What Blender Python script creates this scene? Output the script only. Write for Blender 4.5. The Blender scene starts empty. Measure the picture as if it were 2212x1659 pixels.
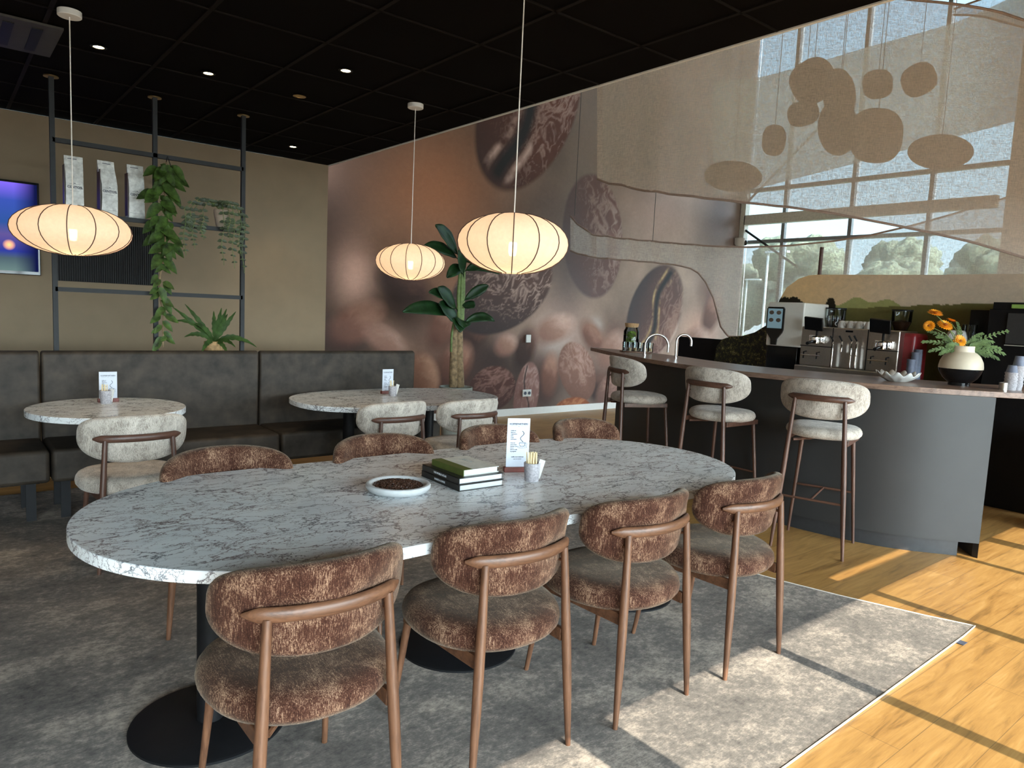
import bpy, math, random
import numpy as np
from mathutils import Vector, Matrix
random.seed(7)
C = bpy.context.scene.collection
PI = math.pi
# ------------------------------------------------------------------ camera
W, H, F = 2212.0, 1659.0, 1537.29
yaw, pitch, roll = 0.68317555, 0.10392863, 0.04698944
EYE = Vector((0, 0, 1.5))
fw = Vector((math.sin(yaw)*math.cos(pitch), math.cos(yaw)*math.cos(pitch), -math.sin(pitch)))
rt = Vector((math.cos(yaw), -math.sin(yaw), 0)); up0 = rt.cross(fw)
cr = rt*math.cos(roll) + up0*math.sin(roll); cu = -rt*math.sin(roll) + up0*math.cos(roll)
cd = bpy.data.cameras.new('camera'); cam = bpy.data.objects.new('camera', cd); C.objects.link(cam)
cd.sensor_fit = 'HORIZONTAL'; cd.sensor_width = 36.0; cd.lens = F/W*36.0; cd.clip_end = 400; cd.clip_start = 0.05
cam.matrix_world = Matrix(((cr.x, cu.x, -fw.x, EYE.x), (cr.y, cu.y, -fw.y, EYE.y), (cr.z, cu.z, -fw.z, EYE.z), (0, 0, 0, 1)))
bpy.context.scene.camera = cam
# ------------------------------------------------------------------ world, sun, exposure
vs = bpy.context.scene.view_settings
vs.view_transform = 'Standard'; vs.look = 'None'; vs.exposure = 0.9; vs.gamma = 1.0; vs.use_curve_mapping = False
SUN_EL = math.atan(0.5543)
world = bpy.data.worlds.new('sky'); bpy.context.scene.world = world; world.use_nodes = True
wn = world.node_tree; wn.nodes.clear()
def wnode(t, **k):
    n = wn.nodes.new(t)
    for a, b in k.items(): setattr(n, a, b)
    return n
wo = wnode('ShaderNodeOutputWorld'); wb = wnode('ShaderNodeBackground'); tc = wnode('ShaderNodeTexCoord')
sep = wnode('ShaderNodeSeparateXYZ'); wn.links.new(tc.outputs['Generated'], sep.inputs[0])
ramp = wnode('ShaderNodeValToRGB'); wn.links.new(sep.outputs['Z'], ramp.inputs[0])
ramp.color_ramp.elements[0].position = 0.0; ramp.color_ramp.elements[0].color = (0.70, 0.90, 1.0, 1)
ramp.color_ramp.elements[1].position = 0.7; ramp.color_ramp.elements[1].color = (0.32, 0.56, 0.95, 1)
e_ = ramp.color_ramp.elements.new(0.25); e_.color = (0.50, 0.80, 1.0, 1)
dotn = wnode('ShaderNodeVectorMath', operation='DOT_PRODUCT'); wn.links.new(tc.outputs['Generated'], dotn.inputs[0])
dotn.inputs[1].default_value = (0, -math.cos(SUN_EL), math.sin(SUN_EL))
mr = wnode('ShaderNodeMapRange'); wn.links.new(dotn.outputs['Value'], mr.inputs[0])
mr.inputs[1].default_value = 0.1; mr.inputs[2].default_value = 1.0; mr.inputs[3].default_value = 1.0; mr.inputs[4].default_value = 13.0
wmx = wnode('ShaderNodeMix', data_type='RGBA'); mr2 = wnode('ShaderNodeMapRange'); wn.links.new(dotn.outputs['Value'], mr2.inputs[0]); mr2.inputs[1].default_value = 0.0; mr2.inputs[2].default_value = 0.7
wn.links.new(mr2.outputs[0], wmx.inputs[0]); wn.links.new(ramp.outputs[0], wmx.inputs[6]); wmx.inputs[7].default_value = (0.80, 0.93, 1.0, 1)
wn.links.new(wmx.outputs[2], wb.inputs[0]); wn.links.new(mr.outputs[0], wb.inputs[1]); wn.links.new(wb.outputs[0], wo.inputs[0])
sl = bpy.data.lights.new('sun', 'SUN'); sl.energy = 7.2; sl.color = (1.0, 0.90, 0.75); sl.angle = 0.003
sun = bpy.data.objects.new('sun', sl); C.objects.link(sun); sun.location = (0, -8, 8)
sun.rotation_euler = (PI/2 - SUN_EL, 0, 0)
def portal(name, loc, rot, sx, sy):
    l = bpy.data.lights.new(name, 'AREA'); l.shape = 'RECTANGLE'; l.size = sx; l.size_y = sy; l.cycles.is_portal = True
    o = bpy.data.objects.new(name, l); C.objects.link(o); o.location = loc; o.rotation_euler = rot
portal('window_portal', (4.4, -2.95, 1.35), (PI/2, 0, 0), 14.6, 2.8)
portal('window_portal', (11.70, 5.7, 3.3), (0, PI/2, 0), 6.6, 4.1)
# ------------------------------------------------------------------ helpers
def ray(px, py): return cr*(px-W/2) - cu*(py-H/2) + fw*F
def P(px, py, X=None, Y=None, Z=None, D=None):
    d = ray(px, py)
    if D is not None: t = D/F
    elif X is not None: t = X/d.x
    elif Y is not None: t = Y/d.y
    else: t = (Z-EYE.z)/d.z
    return EYE + d*t
def lerp(a, b, t): return a + (b-a)*t
class MB:
    def __init__(s): s.v = []; s.f = []
    def add(s, vs, fs):
        n = len(s.v); s.v += [tuple(v) for v in vs]; s.f += [tuple(i+n for i in f) for f in fs]; return s
    def box(s, c, d, rz=0, m=None):
        hx, hy, hz = d[0]/2, d[1]/2, d[2]/2
        vs = [Vector((x, y, z)) for x in (-hx, hx) for y in (-hy, hy) for z in (-hz, hz)]
        M = m if m else Matrix.Rotation(rz, 3, 'Z')
        vs = [M @ v + Vector(c) for v in vs]
        return s.add(vs, [(0, 1, 3, 2), (4, 6, 7, 5), (0, 4, 5, 1), (2, 3, 7, 6), (0, 2, 6, 4), (1, 5, 7, 3)])
    def lathe(s, prof, seg=32, c=(0, 0, 0), sx=1, sy=1):
        vs = []; fs = []
        n = len(prof)
        for r, z in prof:
            for k in range(seg):
                a = 2*PI*k/seg; vs.append((c[0]+r*sx*math.cos(a), c[1]+r*sy*math.sin(a), c[2]+z))
        for i in range(n-1):
            for k in range(seg):
                k2 = (k+1) % seg; fs.append((i*seg+k, i*seg+k2, (i+1)*seg+k2, (i+1)*seg+k))
        if prof[0][0] > 1e-5: fs.append(tuple(range(seg-1, -1, -1)))
        if prof[-1][0] > 1e-5: fs.append(tuple((n-1)*seg+k for k in range(seg)))
        return s.add(vs, fs)
    def tube(s, pts, rad, seg=12, flat=1.0, closed=False):
        pts = [Vector(p) for p in pts]; n = len(pts)
        if not hasattr(rad, '__len__'): rad = [rad]*n
        vs = []; fs = []; prev = None
        for i in range(n):
            t = (pts[(i+1) % n]-pts[i-1]) if closed else (pts[min(i+1, n-1)]-pts[max(i-1, 0)])
            t.normalize()
            if prev is None:
                ref = Vector((0, 0, 1)) if abs(t.z) < 0.9 else Vector((0, 1, 0))
                a = t.cross(ref).normalized()
            else: a = (prev - t*prev.dot(t)).normalized()
            prev = a; b = t.cross(a).normalized()
            for k in range(seg):
                th = 2*PI*k/seg; vs.append(pts[i] + a*(math.cos(th)*rad[i]*flat) + b*(math.sin(th)*rad[i]))
        m = n if closed else n-1
        for i in range(m):
            for k in range(seg):
                k2 = (k+1) % seg; i2 = (i+1) % n
                fs.append((i*seg+k, i*seg+k2, i2*seg+k2, i2*seg+k))
        if not closed:
            fs.append(tuple(range(seg-1, -1, -1))); fs.append(tuple((n-1)*seg+k for k in range(seg)))
        return s.add(vs, fs)
    def prism(s, poly, z0, z1):
        n = len(poly); vs = [(p[0], p[1], z0) for p in poly] + [(p[0], p[1], z1) for p in poly]
        fs = [tuple(range(n-1, -1, -1)), tuple(range(n, 2*n))] + [(i, (i+1) % n, n+(i+1) % n, n+i) for i in range(n)]
        return s.add(vs, fs)
    def slab(s, poly, nrm):           # planar outline (3-d points) given thickness nrm
        n = len(poly); nrm = Vector(nrm); vs = [Vector(p) for p in poly] + [Vector(p)+nrm for p in poly]
        fs = [tuple(range(n-1, -1, -1)), tuple(range(n, 2*n))] + [(i, (i+1) % n, n+(i+1) % n, n+i) for i in range(n)]
        return s.add(vs, fs)
    def grid(s, rows):
        m = len(rows); n = len(rows[0]); vs = [p for r in rows for p in r]
        return s.add(vs, [(i*n+j, i*n+j+1, (i+1)*n+j+1, (i+1)*n+j) for i in range(m-1) for j in range(n-1)])
    def ell(s, c, r, seg=20, rings=12, M=None):
        vs = []; fs = []
        c = Vector(c)
        for i in range(rings+1):
            ph = PI*i/rings
            for k in range(seg):
                a = 2*PI*k/seg; v = Vector((r[0]*math.sin(ph)*math.cos(a), r[1]*math.sin(ph)*math.sin(a), -r[2]*math.cos(ph)))
                if M: v = M @ v
                vs.append(c+v)
        for i in range(rings):
            for k in range(seg):
                k2 = (k+1) % seg; fs.append((i*seg+k, i*seg+k2, (i+1)*seg+k2, (i+1)*seg+k))
        return s.add(vs, fs)
    def leaf(s, base, d, L, w, droop=0.3, up=(0, 0, 1), n=6, fold=0.25, wav=0.0):
        base = Vector(base); d = Vector(d).normalized(); up = Vector(up)
        side = d.cross(up)
        if side.length < 1e-3: side = d.cross(Vector((0, 1, 0)))
        side.normalize(); nn = side.cross(d).normalized(); rows = []
        for i in range(n+1):
            t = i/n; c = base + d*(L*t) - Vector((0, 0, 1))*(droop*L*t*t)
            ww = w*math.sin(PI*(t**0.8))**0.75*0.5 if 0 < t < 1 else w*0.02
            k = wav*math.sin(t*14)*w
            rows.append([c - side*ww + nn*(fold*ww+k), c, c + side*ww + nn*(fold*ww-k)])
        return s.grid(rows)
    def build(s, name, mat, parent=None, smooth=True, bevel=0, sub=0, loc=None, rz=0, angle=40):
        me = bpy.data.meshes.new(name); me.from_pydata(s.v, [], s.f); me.validate(); me.update()
        o = bpy.data.objects.new(name, me); C.objects.link(o)
        if mat: me.materials.append(mat)
        if parent: o.parent = parent
        if loc is not None: o.location = loc
        o.rotation_euler = (0, 0, rz)
        if smooth:
            for p in me.polygons: p.use_smooth = True
            me.set_sharp_from_angle(angle=math.radians(angle))
        if bevel:
            b = o.modifiers.new('bevel', 'BEVEL'); b.width = bevel; b.segments = 3; b.limit_method = 'ANGLE'; b.angle_limit = math.radians(35)
        if sub:
            b = o.modifiers.new('sub', 'SUBSURF'); b.levels = sub; b.render_levels = sub
        return o
def tag(o, label=None, cat=None, group=None, kind=None):
    if label: o['label'] = label
    if cat: o['category'] = cat
    if group: o['group'] = group
    if kind: o['kind'] = kind
    return o
def thing(name, label, cat, loc=(0, 0, 0), rz=0, group=None):
    o = bpy.data.objects.new(name, None); C.objects.link(o); o.location = loc; o.rotation_euler = (0, 0, rz); o.empty_display_size = 0.1
    return tag(o, label, cat, group)
def struct(o): o['kind'] = 'structure'; return o
def copy_tree(o, parent=None):
    kids = [k for k in bpy.data.objects if k.parent == o]
    c = o.copy(); C.objects.link(c); c.parent = parent
    for k in kids: copy_tree(k, c)
    return c
def text_into(mb, s, size, origin, ux, uy, nrm=None, align='CENTER', depth=0.0006):
    cu_ = bpy.data.curves.new('t', 'FONT'); cu_.body = s; cu_.size = size; cu_.align_x = align; cu_.align_y = 'CENTER'; cu_.resolution_u = 2
    cu_.extrude = depth/2; cu_.offset = size*.018
    ob = bpy.data.objects.new('t', cu_); C.objects.link(ob)
    dg = bpy.context.evaluated_depsgraph_get(); me = bpy.data.meshes.new_from_object(ob.evaluated_get(dg))
    ux = Vector(ux).normalized(); uy = Vector(uy).normalized(); nz = ux.cross(uy); o = Vector(origin)
    mb.add([o + ux*v.co.x + uy*v.co.y + nz*v.co.z for v in me.vertices], [tuple(p.vertices) for p in me.polygons])
    bpy.data.objects.remove(ob); bpy.data.curves.remove(cu_); bpy.data.meshes.remove(me)
# ------------------------------------------------------------------ materials
class NT:
    def __init__(s, name):
        s.m = bpy.data.materials.new(name); s.m.use_nodes = True; s.t = s.m.node_tree; s.t.nodes.clear()
        s.out = s.n('ShaderNodeOutputMaterial')
    def n(s, t, **k):
        x = s.t.nodes.new(t)
        for a, b in k.items(): setattr(x, a, b)
        return x
    def l(s, a, b): s.t.links.new(a, b)
    def obj(s, scale=(1, 1, 1), rot=(0, 0, 0), gen=False):
        c = s.n('ShaderNodeTexCoord'); m = s.n('ShaderNodeMapping'); s.l(c.outputs['Generated' if gen else 'Object'], m.inputs[0])
        m.inputs['Scale'].default_value = scale; m.inputs['Rotation'].default_value = rot; return m.outputs[0]
    def noise(s, co, scale, detail=4, rough=0.55, dist=0):
        x = s.n('ShaderNodeTexNoise'); s.l(co, x.inputs['Vector']); x.inputs['Scale'].default_value = scale
        x.inputs['Detail'].default_value = detail; x.inputs['Roughness'].default_value = rough; x.inputs['Distortion'].default_value = dist; return x
    def ramp(s, fac, stops, interp='LINEAR'):
        r = s.n('ShaderNodeValToRGB'); s.l(fac, r.inputs[0]); r.color_ramp.interpolation = interp; el = r.color_ramp.elements
        el[0].position = stops[0][0]; el[0].color = (*stops[0][1], 1); el[1].position = stops[-1][0]; el[1].color = (*stops[-1][1], 1)
        for p, c in stops[1:-1]: q = el.new(p); q.color = (*c, 1)
        return r.outputs[0]
    def mix(s, f, a, b, mode='MIX'):
        m = s.n('ShaderNodeMix', data_type='RGBA', blend_type=mode)
        if isinstance(f, (int, float)): m.inputs[0].default_value = f
        else: s.l(f, m.inputs[0])
        for i, c in ((6, a), (7, b)):
            if isinstance(c, tuple): m.inputs[i].default_value = (*c, 1)
            else: s.l(c, m.inputs[i])
        return m.outputs[2]
    def math(s, op, a, b=None):
        m = s.n('ShaderNodeMath', operation=op)
        for i, c in ((0, a), (1, b)):
            if c is None: continue
            if isinstance(c, (int, float)): m.inputs[i].default_value = c
            else: s.l(c, m.inputs[i])
        return m.outputs[0]
    def pbsdf(s, col, rough=0.5, metal=0, spec=0.5, sheen=0, bump=None, bstr=0.2, bdist=0.01, **kw):
        b = s.n('ShaderNodeBsdfPrincipled')
        if isinstance(col, tuple): b.inputs['Base Color'].default_value = (*col, 1)
        else: s.l(col, b.inputs['Base Color'])
        if isinstance(rough, (int, float)): b.inputs['Roughness'].default_value = rough
        else: s.l(rough, b.inputs['Roughness'])
        b.inputs['Metallic'].default_value = metal; b.inputs['Specular IOR Level'].default_value = spec
        if sheen: b.inputs['Sheen Weight'].default_value = sheen; b.inputs['Sheen Roughness'].default_value = 0.4
        for k, v in kw.items(): b.inputs[k.replace('_', ' ')].default_value = v
        if bump is not None:
            bu = s.n('ShaderNodeBump'); bu.inputs['Strength'].default_value = bstr; bu.inputs['Distance'].default_value = bdist
            s.l(bump, bu.inputs['Height']); s.l(bu.outputs[0], b.inputs['Normal'])
        s.b = b; s.l(b.outputs[0], s.out.inputs[0]); return s.m
def plain(name, col, rough=0.5, metal=0, var=0.12, scale=30, spec=0.5, **kw):
    t = NT(name); no = t.noise(t.obj(), scale, 3)
    c = t.ramp(no.outputs['Fac'], [(0.3, tuple(x*(1-var) for x in col)), (0.7, tuple(min(1, x*(1+var)) for x in col))])
    return t.pbsdf(c, rough, metal, spec, **kw)
def wood(name, dark, light, axis=2, rough=0.4, sc=6):
    t = NT(name); s = [14, 14, 14]; s[axis] = 1.2
    co = t.obj(scale=tuple(s)); no = t.noise(co, sc*0.5, 6, 0.6, 0.6); no2 = t.noise(co, sc*3, 3)
    f = t.math('ADD', t.math('MULTIPLY', no.outputs['Fac'], 0.75), t.math('MULTIPLY', no2.outputs['Fac'], 0.25))
    c = t.ramp(f, [(0.35, dark), (0.52, tuple(lerp(a, b, .6) for a, b in zip(dark, light))), (0.68, light)])
    return t.pbsdf(c, rough, bump=f, bstr=0.12, bdist=0.002)
def marble(name):
    t = NT(name); co = t.obj(scale=(1.0, 1.9, 1.9), rot=(0, 0, 0.35)); n1 = t.noise(co, 3.2, 7, 0.66)
    vm = t.n('ShaderNodeVectorMath', operation='MULTIPLY_ADD'); t.l(n1.outputs['Color'], vm.inputs[0]); vm.inputs[1].default_value = (0.40, 0.40, 0.40); t.l(co, vm.inputs[2])
    res = None
    for sc, w, st in ((5.2, 0.024, 1.0), (11.0, 0.024, 0.85), (2.6, 0.014, 1.0)):
        v = t.n('ShaderNodeTexVoronoi', feature='DISTANCE_TO_EDGE'); v.inputs['Scale'].default_value = sc; t.l(vm.outputs[0], v.inputs['Vector'])
        mk = t.noise(co, sc*1.1, 3); width = t.math('MULTIPLY', t.math('SUBTRACT', mk.outputs['Fac'], 0.28), w*5)
        q = t.n('ShaderNodeMapRange'); t.l(v.outputs['Distance'], q.inputs[0]); q.inputs[1].default_value = 0.0; t.l(t.math('MAXIMUM', width, 0.002), q.inputs[2])
        q.inputs[3].default_value = st; q.inputs[4].default_value = 0
        res = q.outputs[0] if res is None else t.math('MAXIMUM', res, q.outputs[0])
    cl = t.noise(co, 3.2, 5); base = t.ramp(cl.outputs['Fac'], [(0.3, (0.70, 0.74, 0.77)), (0.5, (0.82, 0.86, 0.88)), (0.75, (0.88, 0.91, 0.92))])
    tint = t.ramp(t.noise(co, 1.7, 2).outputs['Fac'], [(0.4, (0.07, 0.075, 0.10)), (0.62, (0.16, 0.095, 0.10))])
    return t.pbsdf(t.mix(res, base, tint), 0.26, spec=0.45)
def velvet(name, dark, mid, light, sheen=0.6, tint=(0.8, 0.7, 0.55)):
    t = NT(name); co = t.obj(scale=(120, 120, 11)); no = t.noise(co, 3.0, 5, 0.75); pa = t.noise(t.obj(scale=(1.4, 1.4, 1)), 9, 5, 0.7, 0.4)
    co2 = t.obj(scale=(110, 14, 110)); n2 = t.noise(co2, 3.0, 4, 0.7)
    f = t.math('ADD', t.math('ADD', t.math('MULTIPLY', no.outputs['Fac'], 0.46), t.math('MULTIPLY', n2.outputs['Fac'], 0.24)), t.math('MULTIPLY', pa.outputs['Fac'], 0.30))
    c = t.ramp(f, [(0.42, dark), (0.505, mid), (0.60, light)])
    m = t.pbsdf(c, 0.85, spec=0.15, sheen=sheen, bump=f, bstr=0.5, bdist=0.004); t.b.inputs['Sheen Tint'].default_value = (*tint, 1); return m
def fabric_sheet(name, col, trans=0.4, scale=1.0):
    t = NT(name); a = t.noise(t.obj(scale=(16, 16, 210)), 1.0*scale, 3, 0.7); b = t.noise(t.obj(scale=(190, 190, 14)), 1.0*scale, 3, 0.7)
    w = t.math('ADD', a.outputs['Fac'], b.outputs['Fac'])
    mr_ = t.n('ShaderNodeMapRange'); t.l(w, mr_.inputs[0]); mr_.inputs[1].default_value = 0.82; mr_.inputs[2].default_value = 1.18; mr_.inputs[3].default_value = max(0, trans-.16); mr_.inputs[4].default_value = trans+.16
    cc = t.ramp(w, [(0.4, tuple(x*.75 for x in col)), (1.0, col)])
    tr = t.n('ShaderNodeBsdfTransparent'); tl = t.n('ShaderNodeBsdfTranslucent'); df = t.n('ShaderNodeBsdfDiffuse')
    tl.inputs[0].default_value = (*col, 1); df.inputs[0].default_value = (*col, 1)
    m1 = t.n('ShaderNodeMixShader'); m1.inputs[0].default_value = 0.5; t.l(df.outputs[0], m1.inputs[1]); t.l(tl.outputs[0], m1.inputs[2])
    m2 = t.n('ShaderNodeMixShader'); t.l(mr_.outputs[0], m2.inputs[0]); t.l(m1.outputs[0], m2.inputs[1]); t.l(tr.outputs[0], m2.inputs[2])
    t.l(m2.outputs[0], t.out.inputs[0]); return t.m
def emis(name, col, s):
    t = NT(name); e = t.n('ShaderNodeEmission'); e.inputs[0].default_value = (*col, 1); e.inputs[1].default_value = s; t.l(e.outputs[0], t.out.inputs[0]); return t.m
def glassy(name, col=(1, 1, 1), rough=0.0):
    t = NT(name); g = t.n('ShaderNodeBsdfGlossy'); g.inputs[1].default_value = 0.03; tr = t.n('ShaderNodeBsdfTransparent'); tr.inputs[0].default_value = (*col, 1)
    fr = t.n('ShaderNodeFresnel'); fr.inputs[0].default_value = 1.45; m = t.n('ShaderNodeMixShader'); t.l(fr.outputs[0], m.inputs[0]); t.l(tr.outputs[0], m.inputs[1]); t.l(g.outputs[0], m.inputs[2]); t.l(m.outputs[0], t.out.inputs[0]); return t.m
def vcol(name, rough=0.6, amp=0.35):
    t = NT(name); a = t.n('ShaderNodeVertexColor', layer_name='print'); n1 = t.noise(t.obj(scale=(1, 1, 1.3)), 14, 8, 0.75, 0.6)
    k = t.ramp(n1.outputs['Fac'], [(0.34, (0.62, 0.6, 0.6)), (0.52, (1.0, 1.0, 1.0)), (0.72, (1.55, 1.5, 1.45))])
    m = t.mix(amp, a.outputs['Color'], t.mix(1.0, a.outputs['Color'], k, 'MULTIPLY')); return t.pbsdf(m, rough, spec=0.25)
def planks(name):
    t = NT(name); co = t.obj(); br = t.n('ShaderNodeTexBrick'); t.l(co, br.inputs['Vector']); br.offset = 0.37; br.offset_frequency = 2
    br.inputs['Scale'].default_value = 1.0; br.inputs['Brick Width'].default_value = 1.32; br.inputs['Row Height'].default_value = 0.19; br.inputs['Mortar Size'].default_value = 0.0016
    br.inputs['Color1'].default_value = (0.0, 0.0, 0.0, 1); br.inputs['Color2'].default_value = (1, 1, 1, 1); br.inputs['Mortar'].default_value = (0.5, 0.5, 0.5, 1)
    g = t.noise(t.obj(scale=(0.9, 9, 1)), 2.6, 7, 0.62, 1.2); g2 = t.noise(t.obj(scale=(2, 60, 1)), 3, 3)
    f = t.math('ADD', t.math('MULTIPLY', g.outputs['Fac'], 0.8), t.math('MULTIPLY', g2.outputs['Fac'], 0.2))
    c = t.ramp(f, [(0.34, (0.15, 0.072, 0.018)), (0.45, (0.30, 0.150, 0.040)), (0.55, (0.37, 0.195, 0.055)), (0.68, (0.45, 0.26, 0.09))])
    c = t.mix(0.22, c, t.mix(br.outputs['Color'], (0.24, 0.13, 0.045), (0.48, 0.30, 0.12)))
    c = t.mix(t.math('MULTIPLY', br.outputs['Fac'], 0.6), c, (0.10, 0.06, 0.03)); return t.pbsdf(c, 0.42, bump=f, bstr=0.06, bdist=0.002)
def rugmat(name):
    t = NT(name); a = t.noise(t.obj(scale=(1, 1.3, 1), rot=(0, 0, 0.1)), 2.2, 8, 0.75); b = t.noise(t.obj(scale=(1.0, 1.2, 1)), 30, 6, 0.8); e = t.noise(t.obj(scale=(14, 60, 1)), 3, 3, .7)
    f = t.math('ADD', t.math('ADD', t.math('MULTIPLY', a.outputs['Fac'], 0.5), t.math('MULTIPLY', b.outputs['Fac'], 0.34)), t.math('MULTIPLY', e.outputs['Fac'], 0.16))
    c = t.ramp(f, [(0.36, (0.075, 0.070, 0.068)), (0.5, (0.205, 0.183, 0.166)), (0.62, (0.52, 0.44, 0.37))])
    return t.pbsdf(c, 0.95, spec=0.1, bump=b.outputs['Fac'], bstr=0.5, bdist=0.004)
M = {}
M['walnut'] = wood('walnut_wood', (0.060, 0.025, 0.013), (0.185, 0.085, 0.044))
M['walnutx'] = wood('walnut_wood_across', (0.060, 0.025, 0.013), (0.185, 0.085, 0.044), axis=0)
M['darkwood'] = wood('dark_walnut_wood', (0.042, 0.019, 0.013), (0.125, 0.058, 0.038))
M['darkwoodx'] = wood('dark_walnut_wood_across', (0.042, 0.019, 0.013), (0.125, 0.058, 0.038), axis=0)
M['bartop'] = wood('bar_worktop_wood', (0.14, 0.085, 0.06), (0.33, 0.215, 0.16), axis=1, rough=0.32, sc=5)
M['brown'] = velvet('brown_chenille', (0.022, 0.007, 0.0045), (0.065, 0.024, 0.014), (0.36, 0.225, 0.145), 0.28)
M['cream'] = velvet('cream_boucle', (0.20, 0.165, 0.14), (0.48, 0.43, 0.37), (0.68, 0.62, 0.55), 0.25, (1, 1, 1))
M['marble'] = marble('marble_laminate')
M['black'] = plain('black_metal', (0.007, 0.007, 0.008), 0.5, spec=.2)
M['blackgloss'] = plain('black_gloss', (0.008, 0.008, 0.009), 0.12)
M['rack'] = plain('dark_grey_metal', (0.035, 0.040, 0.045), 0.5)
M['brass'] = plain('brass', (0.55, 0.38, 0.16), 0.3, 1)
M['leather'] = plain('dark_grey_leather', (0.034, 0.0255, 0.0185), 0.6, var=0.5, scale=9, spec=0.3)
M['oak'] = planks('oak_planks')
M['rug'] = rugmat('mottled_grey_rug')
M['wall'] = plain('taupe_wall_paint', (0.25, 0.185, 0.118), 0.9, var=0.06, scale=4)
M['white'] = plain('white_paint', (0.66, 0.65, 0.62), 0.6, var=0.03)
M['whitegloss'] = plain('white_ceramic', (0.60, 0.59, 0.56), 0.25, var=0.02)
M['plaster'] = plain('pale_plaster', (0.62, 0.56, 0.47), 0.9, var=0.04)
M['anthr'] = plain('anthracite_panel', (0.030, 0.031, 0.032), 0.45, var=0.08, scale=3)
M['plinth'] = plain('anthracite_plinth', (0.030, 0.032, 0.035), 0.4)
M['steel'] = plain('brushed_steel', (0.52, 0.48, 0.43), 0.33, 1, var=0.06, scale=60)
M['chrome'] = plain('chrome', (0.85, 0.85, 0.86), 0.08, 1, var=0.02)
M['card'] = plain('white_card', (0.58, 0.62, 0.70), 0.6, var=0.02)
M['ink'] = plain('dark_ink', (0.05, 0.06, 0.09), 0.7)
M['redwood'] = plain('red_brown_wood', (0.15, 0.035, 0.025), 0.45, var=0.2)
M['concrete'] = plain('speckled_concrete', (0.40, 0.38, 0.40), 0.8, var=0.3, scale=120)
M['stick'] = plain('pale_birch', (0.82, 0.66, 0.38), 0.7, var=0.1, scale=60)
M['bean'] = plain('roasted_coffee_beans', (0.045, 0.018, 0.010), 0.35, var=0.5, scale=80)
M['bowl'] = plain('white_stone', (0.55, 0.57, 0.58), 0.65, var=0.06, scale=50)
M['paper'] = plain('paper_edges', (0.62, 0.66, 0.70), 0.8, var=0.03)
M['green'] = plain('dark_green_leaf', (0.010, 0.036, 0.010), 0.4, spec=.25, var=0.45, scale=12)
M['vine'] = plain('variegated_green_leaf', (0.040, 0.075, 0.014), 0.45, spec=.25, var=0.75, scale=22)
M['fern'] = plain('fern_green_leaf', (0.035, 0.070, 0.016), 0.5, spec=.25, var=0.5, scale=18)
M['sage'] = plain('sage_green_leaf', (0.10, 0.15, 0.055), 0.6, var=0.4, scale=20, spec=.2)
M['trunk'] = plain('brown_stem', (0.25, 0.17, 0.09), 0.8, var=0.5, scale=25)
M['greenstem'] = plain('green_stem', (0.14, 0.2, 0.06), 0.6, var=0.3)
M['orange'] = plain('orange_petals', (1.0, 0.36, 0.010), 0.6, var=0.25, scale=60)
M['kraft'] = plain('kraft_paper', (0.50, 0.33, 0.17), 0.8, var=0.15)
M['silver'] = plain('crinkled_silver_white_foil', (0.60, 0.61, 0.58), 0.42, 0.0, var=0.25, scale=35)
M['cork'] = plain('cork', (0.45, 0.27, 0.13), 0.8, var=0.25, scale=90)
M['bluecup'] = plain('blue_grey_paper', (0.13, 0.15, 0.21), 0.6)
M['red'] = plain('dark_red_plastic', (0.20, 0.015, 0.020), 0.35)
M['glass'] = glassy('clear_glass', (0.93, 0.96, 0.95))
M['wglass'] = glassy('window_glass', (0.97, 0.99, 0.99))
M['frame'] = plain('grey_window_frame', (0.24, 0.25, 0.26), 0.45)
M['beam'] = plain('cream_steel', (0.62, 0.60, 0.52), 0.5)
M['ceil'] = plain('black_ceiling_tile', (0.0040, 0.0032, 0.0028), 0.95, var=0.2, scale=200, spec=0.05)
M['felt'] = plain('beige_felt', (0.34, 0.27, 0.19), 0.95)
M['sail'] = fabric_sheet('sheer_linen', (0.68, 0.57, 0.48), 0.27)
M['sail2'] = fabric_sheet('sheer_linen_pale', (0.66, 0.60, 0.54), 0.42)
M['hem'] = plain('linen_hem', (0.30, 0.22, 0.18), 0.9)
M['grass'] = plain('grass', (0.10, 0.16, 0.05), 0.9, var=0.3, scale=1)
M['asphalt'] = plain('grey_paving', (0.13, 0.13, 0.125), 0.9, scale=2)
M['tree'] = plain('tree_foliage', (0.060, 0.070, 0.045), 0.9, var=0.7, scale=7)
M['cord'] = plain('white_cord', (0.75, 0.72, 0.66), 0.6)
M['darkcord'] = plain('dark_cord', (0.05, 0.045, 0.04), 0.6)
# pendant shade: cloth lit from inside
t = NT('lamp_shade_cloth'); no = t.noise(t.obj(), 50, 4, 0.7); tl = t.n('ShaderNodeBsdfTranslucent'); tl.inputs[0].default_value = (0.95, 0.84, 0.74, 1)
df = t.n('ShaderNodeBsdfDiffuse'); df.inputs[0].default_value = (0.85, 0.76, 0.64, 1); tr = t.n('ShaderNodeBsdfTransparent'); em = t.n('ShaderNodeEmission'); em.inputs[0].default_value = (1.0, 0.56, 0.36, 1); em.inputs[1].default_value = 0.125
a1 = t.n('ShaderNodeMixShader'); a1.inputs[0].default_value = 0.55; t.l(df.outputs[0], a1.inputs[1]); t.l(tl.outputs[0], a1.inputs[2])
a2 = t.n('ShaderNodeMixShader'); t.l(t.math('MULTIPLY', no.outputs['Fac'], 0.24), a2.inputs[0]); t.l(a1.outputs[0], a2.inputs[1]); t.l(tr.outputs[0], a2.inputs[2])
a3 = t.n('ShaderNodeAddShader'); t.l(a2.outputs[0], a3.inputs[0]); t.l(em.outputs[0], a3.inputs[1]); t.l(a3.outputs[0], t.out.inputs[0]); M['shade'] = t.m
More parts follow.
